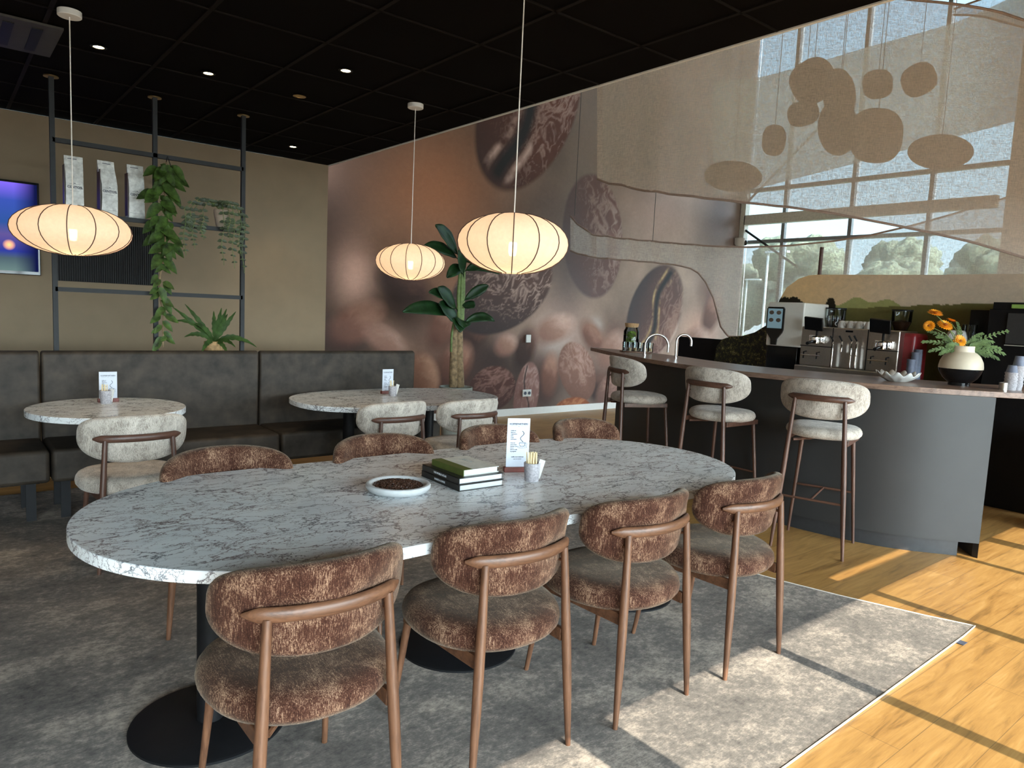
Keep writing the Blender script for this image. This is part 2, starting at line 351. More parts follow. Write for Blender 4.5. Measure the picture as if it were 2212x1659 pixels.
M['bulb'] = emis('warm_bulb', (1.0, 0.72, 0.25), 9.0)
M['spot'] = emis('warm_spot', (1.0, 0.80, 0.42), 14.0)
# ------------------------------------------------------------------ structure
CE = 2.9
mb = MB(); mb.box((4.4, 2.2, -0.05), (15.2, 11.6, 0.1)); struct(mb.build('floor', M['oak'], smooth=False))
mb = MB(); mb.box((-0.15, 7.2, 1.45), (6.75, 0.1, 2.9)); struct(mb.build('wall_back', M['wall'], smooth=False))
mb = MB(); mb.box((3.18, 7.53, 1.45), (0.08, 0.56, 2.9)); struct(mb.build('wall_return', M['wall'], smooth=False))
mb = MB(); mb.box((-3.5, 2.2, 1.45), (0.1, 10.3, 2.9)); struct(mb.build('wall_left', M['plaster'], smooth=False))
# suspended ceiling of 0.6 m tiles on a grid, plus the slab and white edge trim
mb = MB(); mb.box((-0.15, 2.1, CE+0.03), (6.79, 10.2, 0.04)); struct(mb.build('ceiling', M['ceil'], smooth=False))
M['cgrid'] = plain('ceiling_grid', (0.008, 0.006, 0.005), 0.7, spec=.1)
mb = MB()
for i in range(10): mb.box((2.92-0.605*i, 2.1, CE+0.006), (0.022, 10.1, 0.008))
for j in range(16): mb.box((-0.15, 6.85-0.6*j, CE+0.005), (6.75, 0.012, 0.006))
struct(mb.build('trim_1', M['cgrid'], smooth=False))
mb = MB(); mb.box((3.25, 2.1, CE+0.028), (0.02, 10.2, 0.05)); struct(mb.build('trim_2', M['white'], smooth=False))
mb = MB(); mb.box((3.22, 2.1, CE+2.1), (0.08, 10.2, 4.1)); struct(mb.build('wall_upper', M['plaster'], smooth=False))
mb = MB(); mb.box((7.5, 2.3, 6.95), (8.8, 11.4, 0.1)); struct(mb.build('ceiling_high', M['plaster'], smooth=False))
mb = MB(); mb.box((7.45, 7.775, 0.05), (8.6, 0.02, 0.10)); struct(mb.build('baseboard_back', M['white'], smooth=False))
# glazed wall on the right (x = 11.75): mullions, transoms, glass
mb = MB(); mb.box((11.8, 0.35, 3.45), (0.12, 6.6, 6.9)); struct(mb.build('wall_right', M['plaster'], smooth=False))
wr = bpy.data.objects.new('window_1', None); C.objects.link(wr); struct(wr)
mb = MB()
for k in range(5):
    y = 7.00-1.19*k
    if y > 3.6: mb.box((11.75, y, 3.45), (0.12, 0.06, 6.9))
for z in (2.94, 3.87): mb.box((11.75, 5.7, z), (0.11, 4.1, 0.06))
mb.build('window_frame', M['frame'], wr, smooth=False)
mb = MB(); mb.box((11.76, 5.7, 3.45), (0.008, 4.1, 6.9)); mb.build('glass_pane', M['wglass'], wr, smooth=False)
# glazed front behind the camera (y = -3); its mullions and head throw the shadow pattern
wf = bpy.data.objects.new('window_2', None); C.objects.link(wf); struct(wf)
mb = MB()
for x, w_ in ((-2.5, .06), (-1.3, .06), (-0.15, .06), (0.7, .06), (1.80, .20), (2.965, .07), (4.11, .07), (5.28, .06), (5.93, .14), (7.1, .06), (8.3, .06), (9.5, .06), (10.7, .06)): mb.box((x, -3.0, 1.3), (w_, 0.06, 2.6))
mb.build('mullion', M['frame'], wf, smooth=False)
mb = MB(); mb.box((4.4, -3.0, 2.661), (15.6, 0.03, 0.096)); mb.build('window_head', M['frame'], wf, smooth=False)
mb = MB(); mb.box((4.4, -3.01, 1.3), (15.6, 0.008, 2.6)); mb.build('glass_pane', M['wglass'], wf, smooth=False)
mb = MB(); mb.box((0.35, -3.05, 2.83), (7.5, 0.1, 0.25)); mb.box((8.5, -3.05, 2.83), (6.8, 0.1, 0.25)); mb.box((4.6, -2.99, 2.865), (1.1, 0.02, 0.23)); mb.box((7.5, -3.05, 4.9), (8.8, 0.1, 3.9))
struct(mb.build('wall_front', M['plaster'], smooth=False))
# ------------------------------------------------------------------ mural wall: printed coffee beans
nx, nz = 560, 420
xs = np.linspace(3.0, 11.75, nx); zs = np.linspace(0.0, 6.9, nz); X, Z = np.meshgrid(xs, zs)
rng = np.random.RandomState(3)
def fbm(scale, octs=4, seed=0):
    r = np.random.RandomState(seed); out = np.zeros_like(X); amp = 1; tot = 0
    for o in range(octs):
        n1 = int(8.75*scale*2**o)+3; n2 = int(6.9*scale*2**o)+3; g = r.rand(n2, n1)
        u = (X-3.0)/8.75*(n1-2); v = Z/6.9*(n2-2); i = u.astype(int); j = v.astype(int); a = u-i; b = v-j; a = a*a*(3-2*a); b = b*b*(3-2*b)
        out += amp*((g[j, i]*(1-a)+g[j, i+1]*a)*(1-b)+(g[j+1, i]*(1-a)+g[j+1, i+1]*a)*b); tot += amp; amp *= 0.55
    return out/tot
def lin(c): return np.array([((x/255+0.055)/1.055)**2.4 for x in c])
img = np.zeros((nz, nx, 3))
n0 = fbm(0.6, 5, 1)[..., None]; n1_ = fbm(1.6, 5, 2)[..., None]
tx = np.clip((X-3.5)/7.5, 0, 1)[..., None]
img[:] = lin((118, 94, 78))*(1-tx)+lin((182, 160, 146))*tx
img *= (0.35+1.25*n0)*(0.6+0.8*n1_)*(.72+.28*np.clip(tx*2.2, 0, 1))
def blend(mask, col): 
    global img
    img = img*(1-mask[..., None])+np.asarray(col)*mask[..., None]
def blob(x, z, sx, sz, ang, col, st=0.8, p=2):
    ca, sa = math.cos(ang), math.sin(ang); u = ((X-x)*ca+(Z-z)*sa)/sx; v = (-(X-x)*sa+(Z-z)*ca)/sz
    blend(np.clip(st*np.exp(-(u*u+v*v)**(p/2)), 0, 1), lin(col))
for b in ((4.9, 2.9, 1.0, .8, 0, (196, 140, 108), .75), (3.7, 4.0, .8, 1.2, 0, (98, 80, 74), .8), (3.6, 2.4, .35, .9, 0, (96, 78, 72), .7), (5.2, 1.9, .6, .4, 0, (168, 122, 96), .5),
          (3.9, 1.75, .26, .42, .1, (222, 180, 164), .85), (4.55, 1.55, .45, .30, -.3, (58, 38, 32), .9), (3.75, 1.05, .5, .3, 0, (66, 50, 48), .85), (4.4, 1.1, .5, .17, -.5, (205, 165, 145), .8),
          (4.15, .72, .8, .10, 0, (196, 150, 112), .8), (5.0, 1.0, .22, .42, .5, (190, 150, 132), .7), (5.55, .95, .35, .3, 0, (70, 50, 46), .8), (5.35, .35, .55, .45, 0, (120, 78, 64), .8),
          (6.0, .75, .30, .35, 0, (66, 50, 50), .85), (6.2, 1.05, .18, .14, 0, (200, 165, 155), .7), (6.95, .65, .20, .55, -.15, (110, 60, 46), .9), (7.25, 1.15, .55, .42, .2, (226, 192, 180), .75),
          (7.1, 1.1, .28, .28, 0, (248, 226, 218), .8), (7.95, 1.25, .16, .15, 0, (250, 235, 230), .8), (7.0, .35, .3, .4, 0, (80, 62, 58), .8), (8.35, 1.15, .4, .3, .3, (120, 90, 82), .7), (8.2, .85, .35, .3, .2, (205, 165, 148), .6),
          (7.3, 2.1, .45, .9, 0, (108, 96, 96), .7), (6.9, 3.0, .45, .5, 0, (104, 90, 88), .55), (9.3, 3.2, 1.0, .5, 0, (188, 158, 146), .7), (10.9, 3.3, .7, 1.0, 0, (112, 100, 106), .7), (10.8, 2.0, .35, .35, 0, (128, 94, 84), .7),
          (10.6, 1.3, .5, .35, 0, (216, 172, 154), .7), (10.9, 1.75, .25, .18, 0, (104, 76, 72), .7), (7.6, 3.9, .5, 1.0, 0, (150, 138, 130), .6), (8.6, 4.4, 1.2, .7, 0, (150, 136, 126), .6), (9.0, .6, .6, .4, 0, (205, 160, 140), .7)):
    blob(*b[:5], tuple(min(255, 128+(c-128)*1.12) for c in b[5]), min(1, b[6]*1.15))
tex = fbm(15, 3, 5); tex2 = fbm(5, 4, 8)
def vnoise(u, v, seed=0, octs=3):
    r = np.random.RandomState(seed); g = r.rand(256, 256); out = 0; amp = 1; tot = 0
    for o in range(octs):
        uu = u*2**o+37.3*o; vv = v*2**o+11.7*o; i = np.floor(uu).astype(int); j = np.floor(vv).astype(int); a = uu-i; b = vv-j; a = a*a*(3-2*a); b = b*b*(3-2*b)
        out = out+amp*((g[j % 256, i % 256]*(1-a)+g[j % 256, (i+1) % 256]*a)*(1-b)+(g[(j+1) % 256, i % 256]*(1-a)+g[(j+1) % 256, (i+1) % 256]*a)*b); tot += amp; amp *= .6
    return out/tot
def bean(x, z, a, b, ang, base, lite, dark, light_dir=(0.7, 0.5), crease=None, soft=0.06, rough=0.9, rim=0.0, creasecol=None):
    ca, sa = math.cos(ang), math.sin(ang); u = ((X-x)*ca+(Z-z)*sa)/a; v = (-(X-x)*sa+(Z-z)*ca)/b
    r = np.sqrt(u*u+v*v); m = np.clip((1-r)/soft, 0, 1); h = np.sqrt(np.clip(1-r*r, 0, 1))
    lx = ((X-x)*light_dir[0]+(Z-z)*light_dir[1])/max(a, b)
    s = np.clip(0.45+0.55*lx, 0, 1)*(0.6+0.4*h)
    ws = vnoise(u*a*3, v*b*3, int(x*10)); te = np.clip((1-np.abs(vnoise(u*a*5+ws*1.5, v*b*15+ws*6, int(x*7), 3)-.5)*7)-.35, -.6, 1)*rough
    s = np.clip(s*(.7+.6*vnoise(u*a*2.5, v*b*4, int(z*9)+3)), 0, 1)
    col = lin(dark)[None, None]*(1-s[..., None])+lin(base)[None, None]*s[..., None]
    hi = np.clip(s*1.5-0.62+te*0.62, 0, 1)[..., None]*0.95; col = col*(1-hi)+lin(lite)*hi
    if rim: k = np.clip((r-0.86)/0.1, 0, 1)*np.clip(s*2-0.7, 0, 1)*rim; col = col*(1-k[..., None])+lin((250, 225, 210))*k[..., None]
    if crease is not None:
        f0, wd = crease; cv = v-(f0*np.sin(u*2.4)+0.06*np.sin(u*6)); d = np.abs(cv)/wd
        k = np.clip(1.3-d, 0, 1)*np.clip((0.97-r)*8, 0, 1); col = col*(1-k[..., None])+lin((38, 34, 36))*k[..., None]
        k2 = np.clip(1-np.abs(d-1.5)*1.6, 0, 1)*np.clip((0.95-r)*8, 0, 1)*np.clip(tex2*3-1.0, 0, 1); cc = creasecol or lite; col = col*(1-k2[..., None])+lin(cc)*k2[..., None]
    global img
    img = img*(1-m[..., None])+col*m[..., None]
for q in ((6.1, .55, 1.7, .55, 0, (72, 56, 52), .85), (4.6, 1.2, .9, .3, 0, (84, 62, 54), .6), (8.3, .5, .9, .5, 0, (88, 68, 64), .6)): blob(*q)
for bx_, bz_, ba_, bb_, bt_2, bc_ in ((3.9, 1.25, .5, .28, .5, 0), (4.55, 1.75, .5, .26, -.3, 1), (5.15, 1.25, .42, .26, 1.0, 0), (4.3, 1.05, .4, .2, -.5, 2), (5.6, 1.15, .36, .24, .4, 1), (5.35, .75, .4, .3, .9, 0), (6.55, .95, .40, .24, 1.2, 1), (7.05, .55, .42, .22, 1.5, 0), (7.1, 1.25, .5, .26, .3, 2),
        (7.9, 1.15, .4, .24, -.7, 0), (8.35, .95, .42, .28, .8, 2), (8.6, .5, .4, .3, 0, 1), (8.1, .35, .3, .3, .4, 1), (9.0, .75, .5, .25, .9, 0), (10.9, 1.6, .5, .3, 1.1, 0), (10.5, 1.1, .5, .3, .2, 2), (8.85, 1.25, .35, .2, 1.3, 1), (6.2, 1.0, .25, .18, .3, 2)):
    bcol = [((176, 124, 104), (226, 180, 160), (84, 54, 46)), ((96, 66, 56), (150, 108, 94), (50, 36, 34)), ((210, 166, 148), (250, 222, 210), (130, 92, 80))][bc_]
    bean(bx_, bz_, ba_, bb_, bt_2, bcol[0], bcol[1], bcol[2], (.5, .7), None, soft=.45, rough=.12)
bean(6.45, 4.3, 1.35, .78, 1.05, (140, 84, 64), (226, 196, 188), (66, 48, 46), (0.8, 0.1), (0.10, 0.17))
bean(7.80, 2.65, .95, .66, 1.72, (150, 100, 84), (230, 205, 196), (92, 84, 88), (0.95, 0.25), None, rough=.7)
bean(6.12, 1.78, .95, .58, .42, (118, 86, 76), (222, 192, 180), (54, 46, 48), (0.3, 0.9), None, rough=1.2)
bean(9.36, 1.55, .90, .66, 1.02, (150, 100, 84), (206, 168, 152), (60, 56, 62), (0.85, -.35), (0.22, .10), rough=.6, rim=.9, creasecol=(236, 200, 140))
bean(6.62, .28, .50, .24, 1.45, (176, 134, 126), (222, 188, 182), (110, 76, 70), (0.5, .4), (0.35, .06), rough=.8)
bean(7.62, .60, .52, .36, -.95, (178, 132, 114), (228, 192, 182), (98, 66, 56), (0.2, .6), None, rough=.6)
bean(7.55, .0, .42, .22, .05, (178, 104, 62), (222, 156, 112), (96, 50, 32), (0.0, .9), None, rough=.6)
bean(6.0, .40, .42, .32, .1, (112, 70, 60), (178, 138, 128), (58, 40, 38), (0.2, .7), None, rough=.9)
bean(8.35, .25, .40, .30, .9, (170, 126, 112), (214, 178, 164), (90, 66, 60), (0.2, .7), None, rough=.4, soft=.3)
bean(4.85, .55, .30, .40, .2, (206, 150, 122), (232, 190, 165), (110, 76, 64), (0.8, .2), None, rough=.2, soft=.3)
for q in ((3.75, 1.25, .5, .3, -.6, (150, 104, 88), (214, 172, 156)), (4.55, 1.2, .42, .26, .5, (132, 90, 76), (206, 164, 148)), (5.15, 1.25, .24, .4, .3, (120, 80, 68), (196, 152, 138)), (6.95, 1.0, .45, .2, 1.2, (150, 104, 92), (226, 190, 180))): pass
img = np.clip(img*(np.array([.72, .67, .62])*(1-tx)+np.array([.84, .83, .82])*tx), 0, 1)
me = bpy.data.meshes.new('wall_mural'); co = np.stack([X, np.full_like(X, 7.79), Z], -1).reshape(-1, 3)
ii = (np.arange(nz-1)[:, None]*nx+np.arange(nx-1)[None]).reshape(-1); fc = np.stack([ii, ii+1, ii+nx+1, ii+nx], 1)
me.vertices.add(nx*nz); me.vertices.foreach_set('co', co.ravel()); me.loops.add(len(fc)*4); me.loops.foreach_set('vertex_index', fc.ravel().astype(np.int32))
me.polygons.add(len(fc)); me.polygons.foreach_set('loop_start', np.arange(len(fc), dtype=np.int32)*4); me.update()
ca_ = me.color_attributes.new('print', 'FLOAT_COLOR', 'POINT'); ca_.data.foreach_set('color', np.concatenate([img.reshape(-1, 3), np.ones((nx*nz, 1))], 1).ravel())
me.materials.append(vcol('coffee_bean_mural', 0.6, 0.18)); o = bpy.data.objects.new('wall_mural', me); C.objects.link(o); struct(o)
mb = MB(); mb.box((7.3, 7.85, 3.45), (8.7, 0.1, 6.9)); struct(mb.build('wall_mural_backing', M['plaster'], smooth=False))
# ------------------------------------------------------------------ outside
mb = MB(); mb.box((45, -20, -0.25), (220, 200, 0.1)); tag(struct(mb.build('ground', M['asphalt'], smooth=False)))
mb = MB(); mb.box((52, 18, -0.17), (60, 60, 0.05)); struct(mb.build('lawn', M['grass'], smooth=False))
def tree(x, y, h, r, i):
    rr = random.Random(i); t_ = thing('leafy_tree', 'hazy grey-green tree outside the glazed wall, %s, counting from the mural' % ['first', 'second', 'third', 'fourth', 'fifth', 'sixth'][i], 'tree', (x, y, -0.2), rr.random()*6, 'trees outside the glazed wall')
    mb = MB(); mb.tube([(0, 0, 0), (.1, 0, h*.35), (0, .1, h*.6)], [.25, .2, .1], 10); mb.build('trunk', M['trunk'], t_)
    mb = MB()
    for k in range(14):
        a = rr.random()*6.28; q = rr.random()*r*.6; zc = h*.35+rr.random()*h*.5; s = r*(.35+.25*rr.random())
        mb.ell((q*math.cos(a), q*math.sin(a), zc), (s, s, s*.8), 14, 9)
    o = mb.build('crown', M['tree'], t_)
    tx_ = bpy.data.textures.get('leafn') or bpy.data.textures.new('leafn', 'CLOUDS'); tx_.noise_scale = 0.7
    d = o.modifiers.new('s', 'SUBSURF'); d.levels = 1; d.render_levels = 1; d = o.modifiers.new('d', 'DISPLACE'); d.texture = tx_; d.strength = 1.2
for i, (x, y, h, r) in enumerate(((48, 37, 5.4, 3.0), (47, 31, 6.6, 3.2), (45, 25.3, 6.9, 3.2), (47, 19.6, 7.0, 3.2), (44, 13.8, 6.6, 3.0), (48, 8, 6.4, 3))): tree(x, y, h, r, i)
for px, hh, lab in ((1660, 545, 'nearer tall street lamp seen through the sheer cloth'), (1614, 604, 'farther street lamp seen beside the mural edge')):
    p = P(px, hh, X=30 if px == 1660 else 42); t_ = thing('street_lamp', lab, 'street lamp', (p.x, p.y, -0.2))
    MB().tube([(0, 0, 0), (0, 0, p.z+.2)], .06, 8).build('pole', M['frame'], t_); MB().box((0, -.45, p.z+.2), (.25, 1.1, .1)).build('lamp_head', M['frame'], t_)
# ------------------------------------------------------------------ rug
pts = [(-3.4, 1.08)] + [(x, lerp(1.135, 1.178, (x-2.1)/2)) for x in (1.2, 2.19, 3.0, 3.9)] + [(4.085, 1.185), (4.0, 1.39), (3.93, 1.6), (3.87, 1.78), (3.79, 2.07), (3.66, 2.7), (3.56, 3.4), (3.5, 4.2), (3.48, 5.0), (3.5, 6.12), (-3.4, 6.16)]
mb = MB(); mb.prism(pts, 0.0, 0.006); rug = thing('area_rug', 'large mottled grey rug under the long table', 'rug')
mb.build('pile', M['rug'], rug, smooth=False)
mb = MB(); mb.tube([(x, y, 0.006) for x, y in pts[1:14]], 0.004, 6); mb.build('binding', plain('pale_binding', (0.62, 0.56, 0.48), .9), rug)
mb = MB(); c_ = P(2072, 1386, Z=0.004); mb.box((c_.x, c_.y, 0.0035), (0.05, 0.055, 0.002)); mb.build('fabric_label', M['ink'], rug, smooth=False)
# ------------------------------------------------------------------ chairs and stools
def cushion(mb, outline, prof, warp, seg=48):
    rows = []
    for rho, w in prof:
        rows.append([warp(outline(2*PI*k/seg)[0]*rho, outline(2*PI*k/seg)[1]*rho, w) for k in range(seg+1)])
    n = seg; vs = [p for r in rows for p in r[:n]]; fs = []
    for i in range(len(rows)-1):
        for k in range(n): k2 = (k+1) % n; fs.append((i*n+k, i*n+k2, (i+1)*n+k2, (i+1)*n+k))
    return mb.add(vs, fs)
def make_seat(name, label, cat, fabric, wd, wdx, stool=False, group=None):
    t_ = thing(name, label, cat, (0, 0, 0), 0, group)
    sz = 0.755 if stool else 0.402; dz = 0.31 if stool else 0.0
    R = 0.345; ry = -0.268 if not stool else -0.262; zr = 0.715+dz
    prof = [(0.001, 0), (0.5, 0), (0.84, 0.004), (0.94, 0.014), (0.99, 0.032), (1.0, 0.048), (0.985, 0.066), (0.94, 0.082), (0.86, 0.093), (0.7, 0.099), (0.4, 0.103), (0.001, 0.104)]
    prof = [(a, b*(.80 if stool else 0.98)) for a, b in prof]
    rx = 0.235 if stool else 0.266
    def out(a):
        c, s = math.cos(a), math.sin(a); e = 2/2.25; return (rx*math.copysign(abs(c)**e, c)*(1+0.03*s), rx*1.0*math.copysign(abs(s)**e, s))
    mb = MB(); cushion(mb, out, prof, lambda u, v, w: (u, v+0.0, sz+w+0.012*max(0, w-.05)/.05*(u*u)/(rx*rx)), 56); mb.build('seat', fabric, t_)
    # curved oval backrest
    Rb = R-0.037
    def outb(a):
        c, s = math.cos(a), math.sin(a); u = 0.328*math.copysign(abs(c)**0.84, c)
        v = 0.130*abs(s)**0.52 if s > 0 else -0.132*abs(s)**0.98
        return (u, v)
    def warpb(u, v, w):
        th = u/Rb; r = Rb - w; z = zr - 0.005 + v; lean = -(v)*0.16
        return (r*math.sin(th), ry + R - r*math.cos(th) + lean, z)
    pb = [(0.001, -0.026), (0.55, -0.026), (0.86, -0.024), (0.95, -0.017), (0.99, -0.006), (1.0, 0.004), (0.99, 0.016), (0.955, 0.027), (0.88, 0.035), (0.5, 0.040), (0.001, 0.040)]
    mb = MB(); cushion(mb, outb, pb, warpb, 64); mb.build('backrest', fabric, t_)
    # wooden rail hugging the back
    n = 22; am = 0.68 if not stool else 0.62; pth = []; rad = []
    for i in range(n+1):
        a = lerp(-am, am, i/n); pth.append((R*math.sin(a), ry+R-R*math.cos(a)+0.004, zr+0.004*math.cos(a*2))); e = abs(a)/am; rad.append(0.0205 if e < .84 else 0.0205*(1-(e-.84)/.16*.74))
    MB().tube(pth, rad, 14, 0.62).build('back_rail', wdx, t_)
    fx, fy = (0.223, 0.235) if stool else (0.207, 0.255); tx_ = 0.150 if stool else 0.166
    ytop = ry+R-math.sqrt(R*R-tx_*tx_)
    for s in (-1, 1):
        n = 8; p = []; r = []
        for i in range(n+1):
            f = i/n; p.append((s*lerp(fx, tx_, f), lerp(-fy, ytop, f**1.15), f*(zr-0.006))); r.append(0.0095+0.0075*math.sin(min(1, f*1.5)*PI*.62) if f < .66 else lerp(0.0163, 0.0125, (f-.66)/.34))
        MB().tube(p, r, 12).build('leg', wd, t_)
        p = []; r = []
        for i in range(6):
            f = i/5; p.append((s*lerp(fx*.97, tx_+.01, f), lerp(fy, 0.175 if stool else 0.19, f), f*(sz+0.012))); r.append(lerp(0.0095, 0.0155, f))
        MB().tube(p, r, 12).build('leg', wd, t_)
        MB().box((s*lerp(fx, tx_, .52), 0.0-.015, sz-0.006), (0.018, 0.42 if not stool else .39, 0.044 if not stool else .034), rz=s*-.03).build('side_stretcher', wdx, t_, bevel=.003)
        MB().tube([(s*tx_*1.02, ytop+.0, zr-.055), (s*tx_*.95, ytop+.055, zr-.055)], .006, 8).build('dowel', wd, t_)
    MB().box((0, 0.06, sz-0.008), (0.36 if not stool else .33, 0.035, 0.022)).build('seat_rail', wdx, t_, bevel=.003)
    MB().tube([(-.15, -.19, sz-.02), (-.06, -.1, sz-.012), (0, .05, sz-.006)], .009, 8).build('seat_brace', wdx, t_)
    if stool:
        zf = .36; k = zf/zr
        xr = lerp(fx, tx_, k)-.006; yr = lerp(-fy, ytop, k**1.15); xf = lerp(fx*.97, tx_+.01, zf/sz)-.004; yf = lerp(fy, .175, zf/sz)
        MB().tube([(-xr, yr, zf), (xr, yr, zf)], .008, 8).build('footrest', wdx, t_); MB().tube([(-xf, yf, zf), (xf, yf, zf)], .008, 8).build('footrest', wdx, t_)
        MB().tube([(0, yr, zf), (0, yf, zf)], .007, 8).build('footrest', wd, t_)
    return t_
bc = make_seat('dining_chair', 'brown chenille chair nearest the camera, at the left front of the long table', 'chair', M['brown'], M['walnut'], M['walnutx'], group='brown dining chairs around the long table')
near = [(0.785, 1.887, -0.02, None), (1.462, 1.905, 0.0, 'brown chenille chair on the near side of the long table, second from the left'),
        (2.083, 1.875, 0.0, 'brown chenille chair on the near side of the long table, third from the left'),
        (2.728, 1.855, 0.0, 'brown chenille chair at the right end of the near side of the long table'),
        (0.955, 2.945, PI, 'brown chenille chair across the long table, behind its left end'),
        (1.70, 2.945, PI, 'brown chenille chair across the long table, behind the bowl of beans'),
        (2.42, 2.945, PI, 'brown chenille chair across the long table, behind the stack of books and menu card'),
        (3.08, 2.925, PI+.03, 'brown chenille chair across the long table, right of the menu card')]
for i, (x, y, rz, lab) in enumerate(near):
    o = bc if i == 0 else copy_tree(bc); o.location = (x, y, 0.006); o.rotation_euler.z = rz
    if lab: o['label'] = lab
wc = make_seat('upholstered_chair', 'cream boucle chair at the small round table on the left', 'chair', M['cream'], M['darkwood'], M['darkwoodx'], group='cream chairs at the banquette tables')
for i, (x, y, rz, lab) in enumerate([(0.835, 4.42, 0.03, None), (2.45, 4.42, 0.06, 'left of the two cream boucle chairs at the oval table'), (3.05, 4.36, 0.05, 'right of the two cream boucle chairs at the oval table')]):
    o = wc if i == 0 else copy_tree(wc); o.location = (x, y, 0.006); o.rotation_euler.z = rz
    if lab: o['label'] = lab
st = make_seat('bar_stool', 'cream bar stool nearest the camera, in front of the vase end of the bar', 'bar stool', M['cream'], M['darkwood'], M['darkwoodx'], stool=True, group='cream bar stools along the curved bar')
for i, (x, y, rz, lab) in enumerate([(4.625, 2.345, -PI/2+.30, None), (4.60, 3.13, -PI/2+.02, 'middle cream bar stool of the three along the bar'), (4.735, 4.07, -PI/2-.42, 'farthest cream bar stool, at the left tip of the bar')]):
    o = st if i == 0 else copy_tree(st); o.location = (x, y, 0.0); o.rotation_euler.z = rz
    if lab: o['label'] = lab
# ------------------------------------------------------------------ tables
def stadium(hx, hy, r, n=24):
    pts = []
    for cx, cy, a0 in ((hx-r, hy-r, 0), (-hx+r, hy-r, PI/2), (-hx+r, -hy+r, PI), (hx-r, -hy+r, 1.5*PI)):
        for k in range(n+1): a = a0+PI/2*k/n; pts.append((cx+r*math.cos(a), cy+r*math.sin(a)))
    out = []
    for p in pts:
        if not out or (abs(p[0]-out[-1][0])+abs(p[1]-out[-1][1])) > 1e-5: out.append(p)
    return out
def ellipse(a, b, n=72, e=2.0):
    return [(a*math.copysign(abs(math.cos(t))**(2/e), math.cos(t)), b*math.copysign(abs(math.sin(t))**(2/e), math.sin(t))) for t in (2*PI*k/n for k in range(n))]
def table(name, label, c, poly, peds, rbase=0.26, th=0.038):
    t_ = thing(name, label, 'table', (c[0], c[1], 0.006))
    MB().prism(poly, 0.744-th, 0.744).build('tabletop', M['marble'], t_, bevel=.003, angle=30)
    for x, y in peds:
        pd = MB().lathe([(0.044, 0.012), (0.044, 0.70)], 24, (x, y, 0)).build('pedestal', M['black'], t_)
        MB().lathe([(rbase, 0), (rbase, 0.008), (rbase-.01, 0.013), (0.06, 0.018), (0.0, 0.018)], 64, (x, y, 0)).build('base_plate', M['black'], pd)
        MB().box((x, y, 0.70), (0.5, 0.5 if name != 'x' else .3, 0.008)).build('mounting_plate', M['black'], pd)
    return t_
table('dining_table', 'long marble-topped oblong table with rounded ends in the foreground', (1.805, 2.478), stadium(1.508, 0.622, 0.6199, 30), [(-1.09, 0), (-0.03, 0), (1.05, 0)])
table('round_table', 'small rounded marble table in front of the banquette at left', (0.86, 5.19), ellipse(0.455, 0.47), [(0, .02)], 0.22)
table('oval_table', 'oval marble table in front of the banquette by the plant', (2.935, 5.06), ellipse(0.875, 0.545, 80, 2.5), [(P(753, 930, Y=5.06).x-2.935, 0), (P(926, 900, Y=5.06).x-2.935, 0)], 0.22)
# ------------------------------------------------------------------ banquette
def bench(x0, x1, label):
    t_ = thing('banquette_section', label, 'banquette', ((x0+x1)/2, 5.45, 0), 0, 'banquette sections along the rack'); w = x1-x0
    MB().box((0, 0.0, 0.385), (w, 0.50, 0.21)).build('seat', M['leather'], t_, bevel=.025)
    mb = MB(); n = 5; h0 = .40
    prof = [(0.235, 0.30), (0.225, 1.0), (0.23, 1.065), (0.26, 1.08), (0.29, 1.075), (0.305, 1.05), (0.305, 0.30)]
    vs = [(-w/2, y, z) for y, z in prof]+[(w/2, y, z) for y, z in prof]; k = len(prof)
    mb.add(vs, [tuple(range(k)), tuple(range(2*k-1, k-1, -1))]+[(i, k+i, k+(i+1) % k, (i+1) % k) for i in range(k)]); mb.build('backrest', M['leather'], t_, bevel=.018)
    mb = MB(); mb.box((0, .05, .275), (w-.1, .44, .02)); mb.build('seat_frame', M['black'], t_)
    for sx in (-1, 1):
        for yy, d in ((-0.08, 1), (0.28, 1)): MB().box((sx*(w/2-.09), yy, .135), (.055, .012, .27)).build('leg', M['black'], t_)
bench(-1.95, 0.535, 'dark grey leather banquette section cut by the left picture edge')
bench(0.545, 2.005, 'dark grey leather banquette section behind the round table')
bench(2.015, 3.45, 'dark grey leather banquette section behind the oval table')
# ------------------------------------------------------------------ rack
YR = 5.79
M['rack'] = plain('rack_dark_metal', (0.016, 0.018, 0.020), 0.55, spec=.3)
rk = thing('hanging_rack', 'dark metal rack hanging from the ceiling behind the banquette', 'rack', (1.275, YR, 0.0))
for x in (0.645, 1.275, 1.905):
    MB().box((x-1.275, 0, (1.0+CE)/2), (.03, .03, CE-1.0)).build('post', M['rack'], rk)
    MB().lathe([(0.045, CE-0.008), (0.045, CE-.001), (0.0, CE-.001)], 24, (x-1.275, 0, 0)).build('ceiling_flange', M['brass'], rk)
for z in (2.49, 2.013, 1.495): MB().box((0, 0, z), (1.26, .03, .03)).build('crossbar', M['rack'], rk)
MB().box((0, .10, 2.02), (1.26, .17, .012)).build('shelf', M['black'], rk)
MB().box((0, .12, 1.01), (1.30, .2, .02)).build('shelf', M['black'], rk)
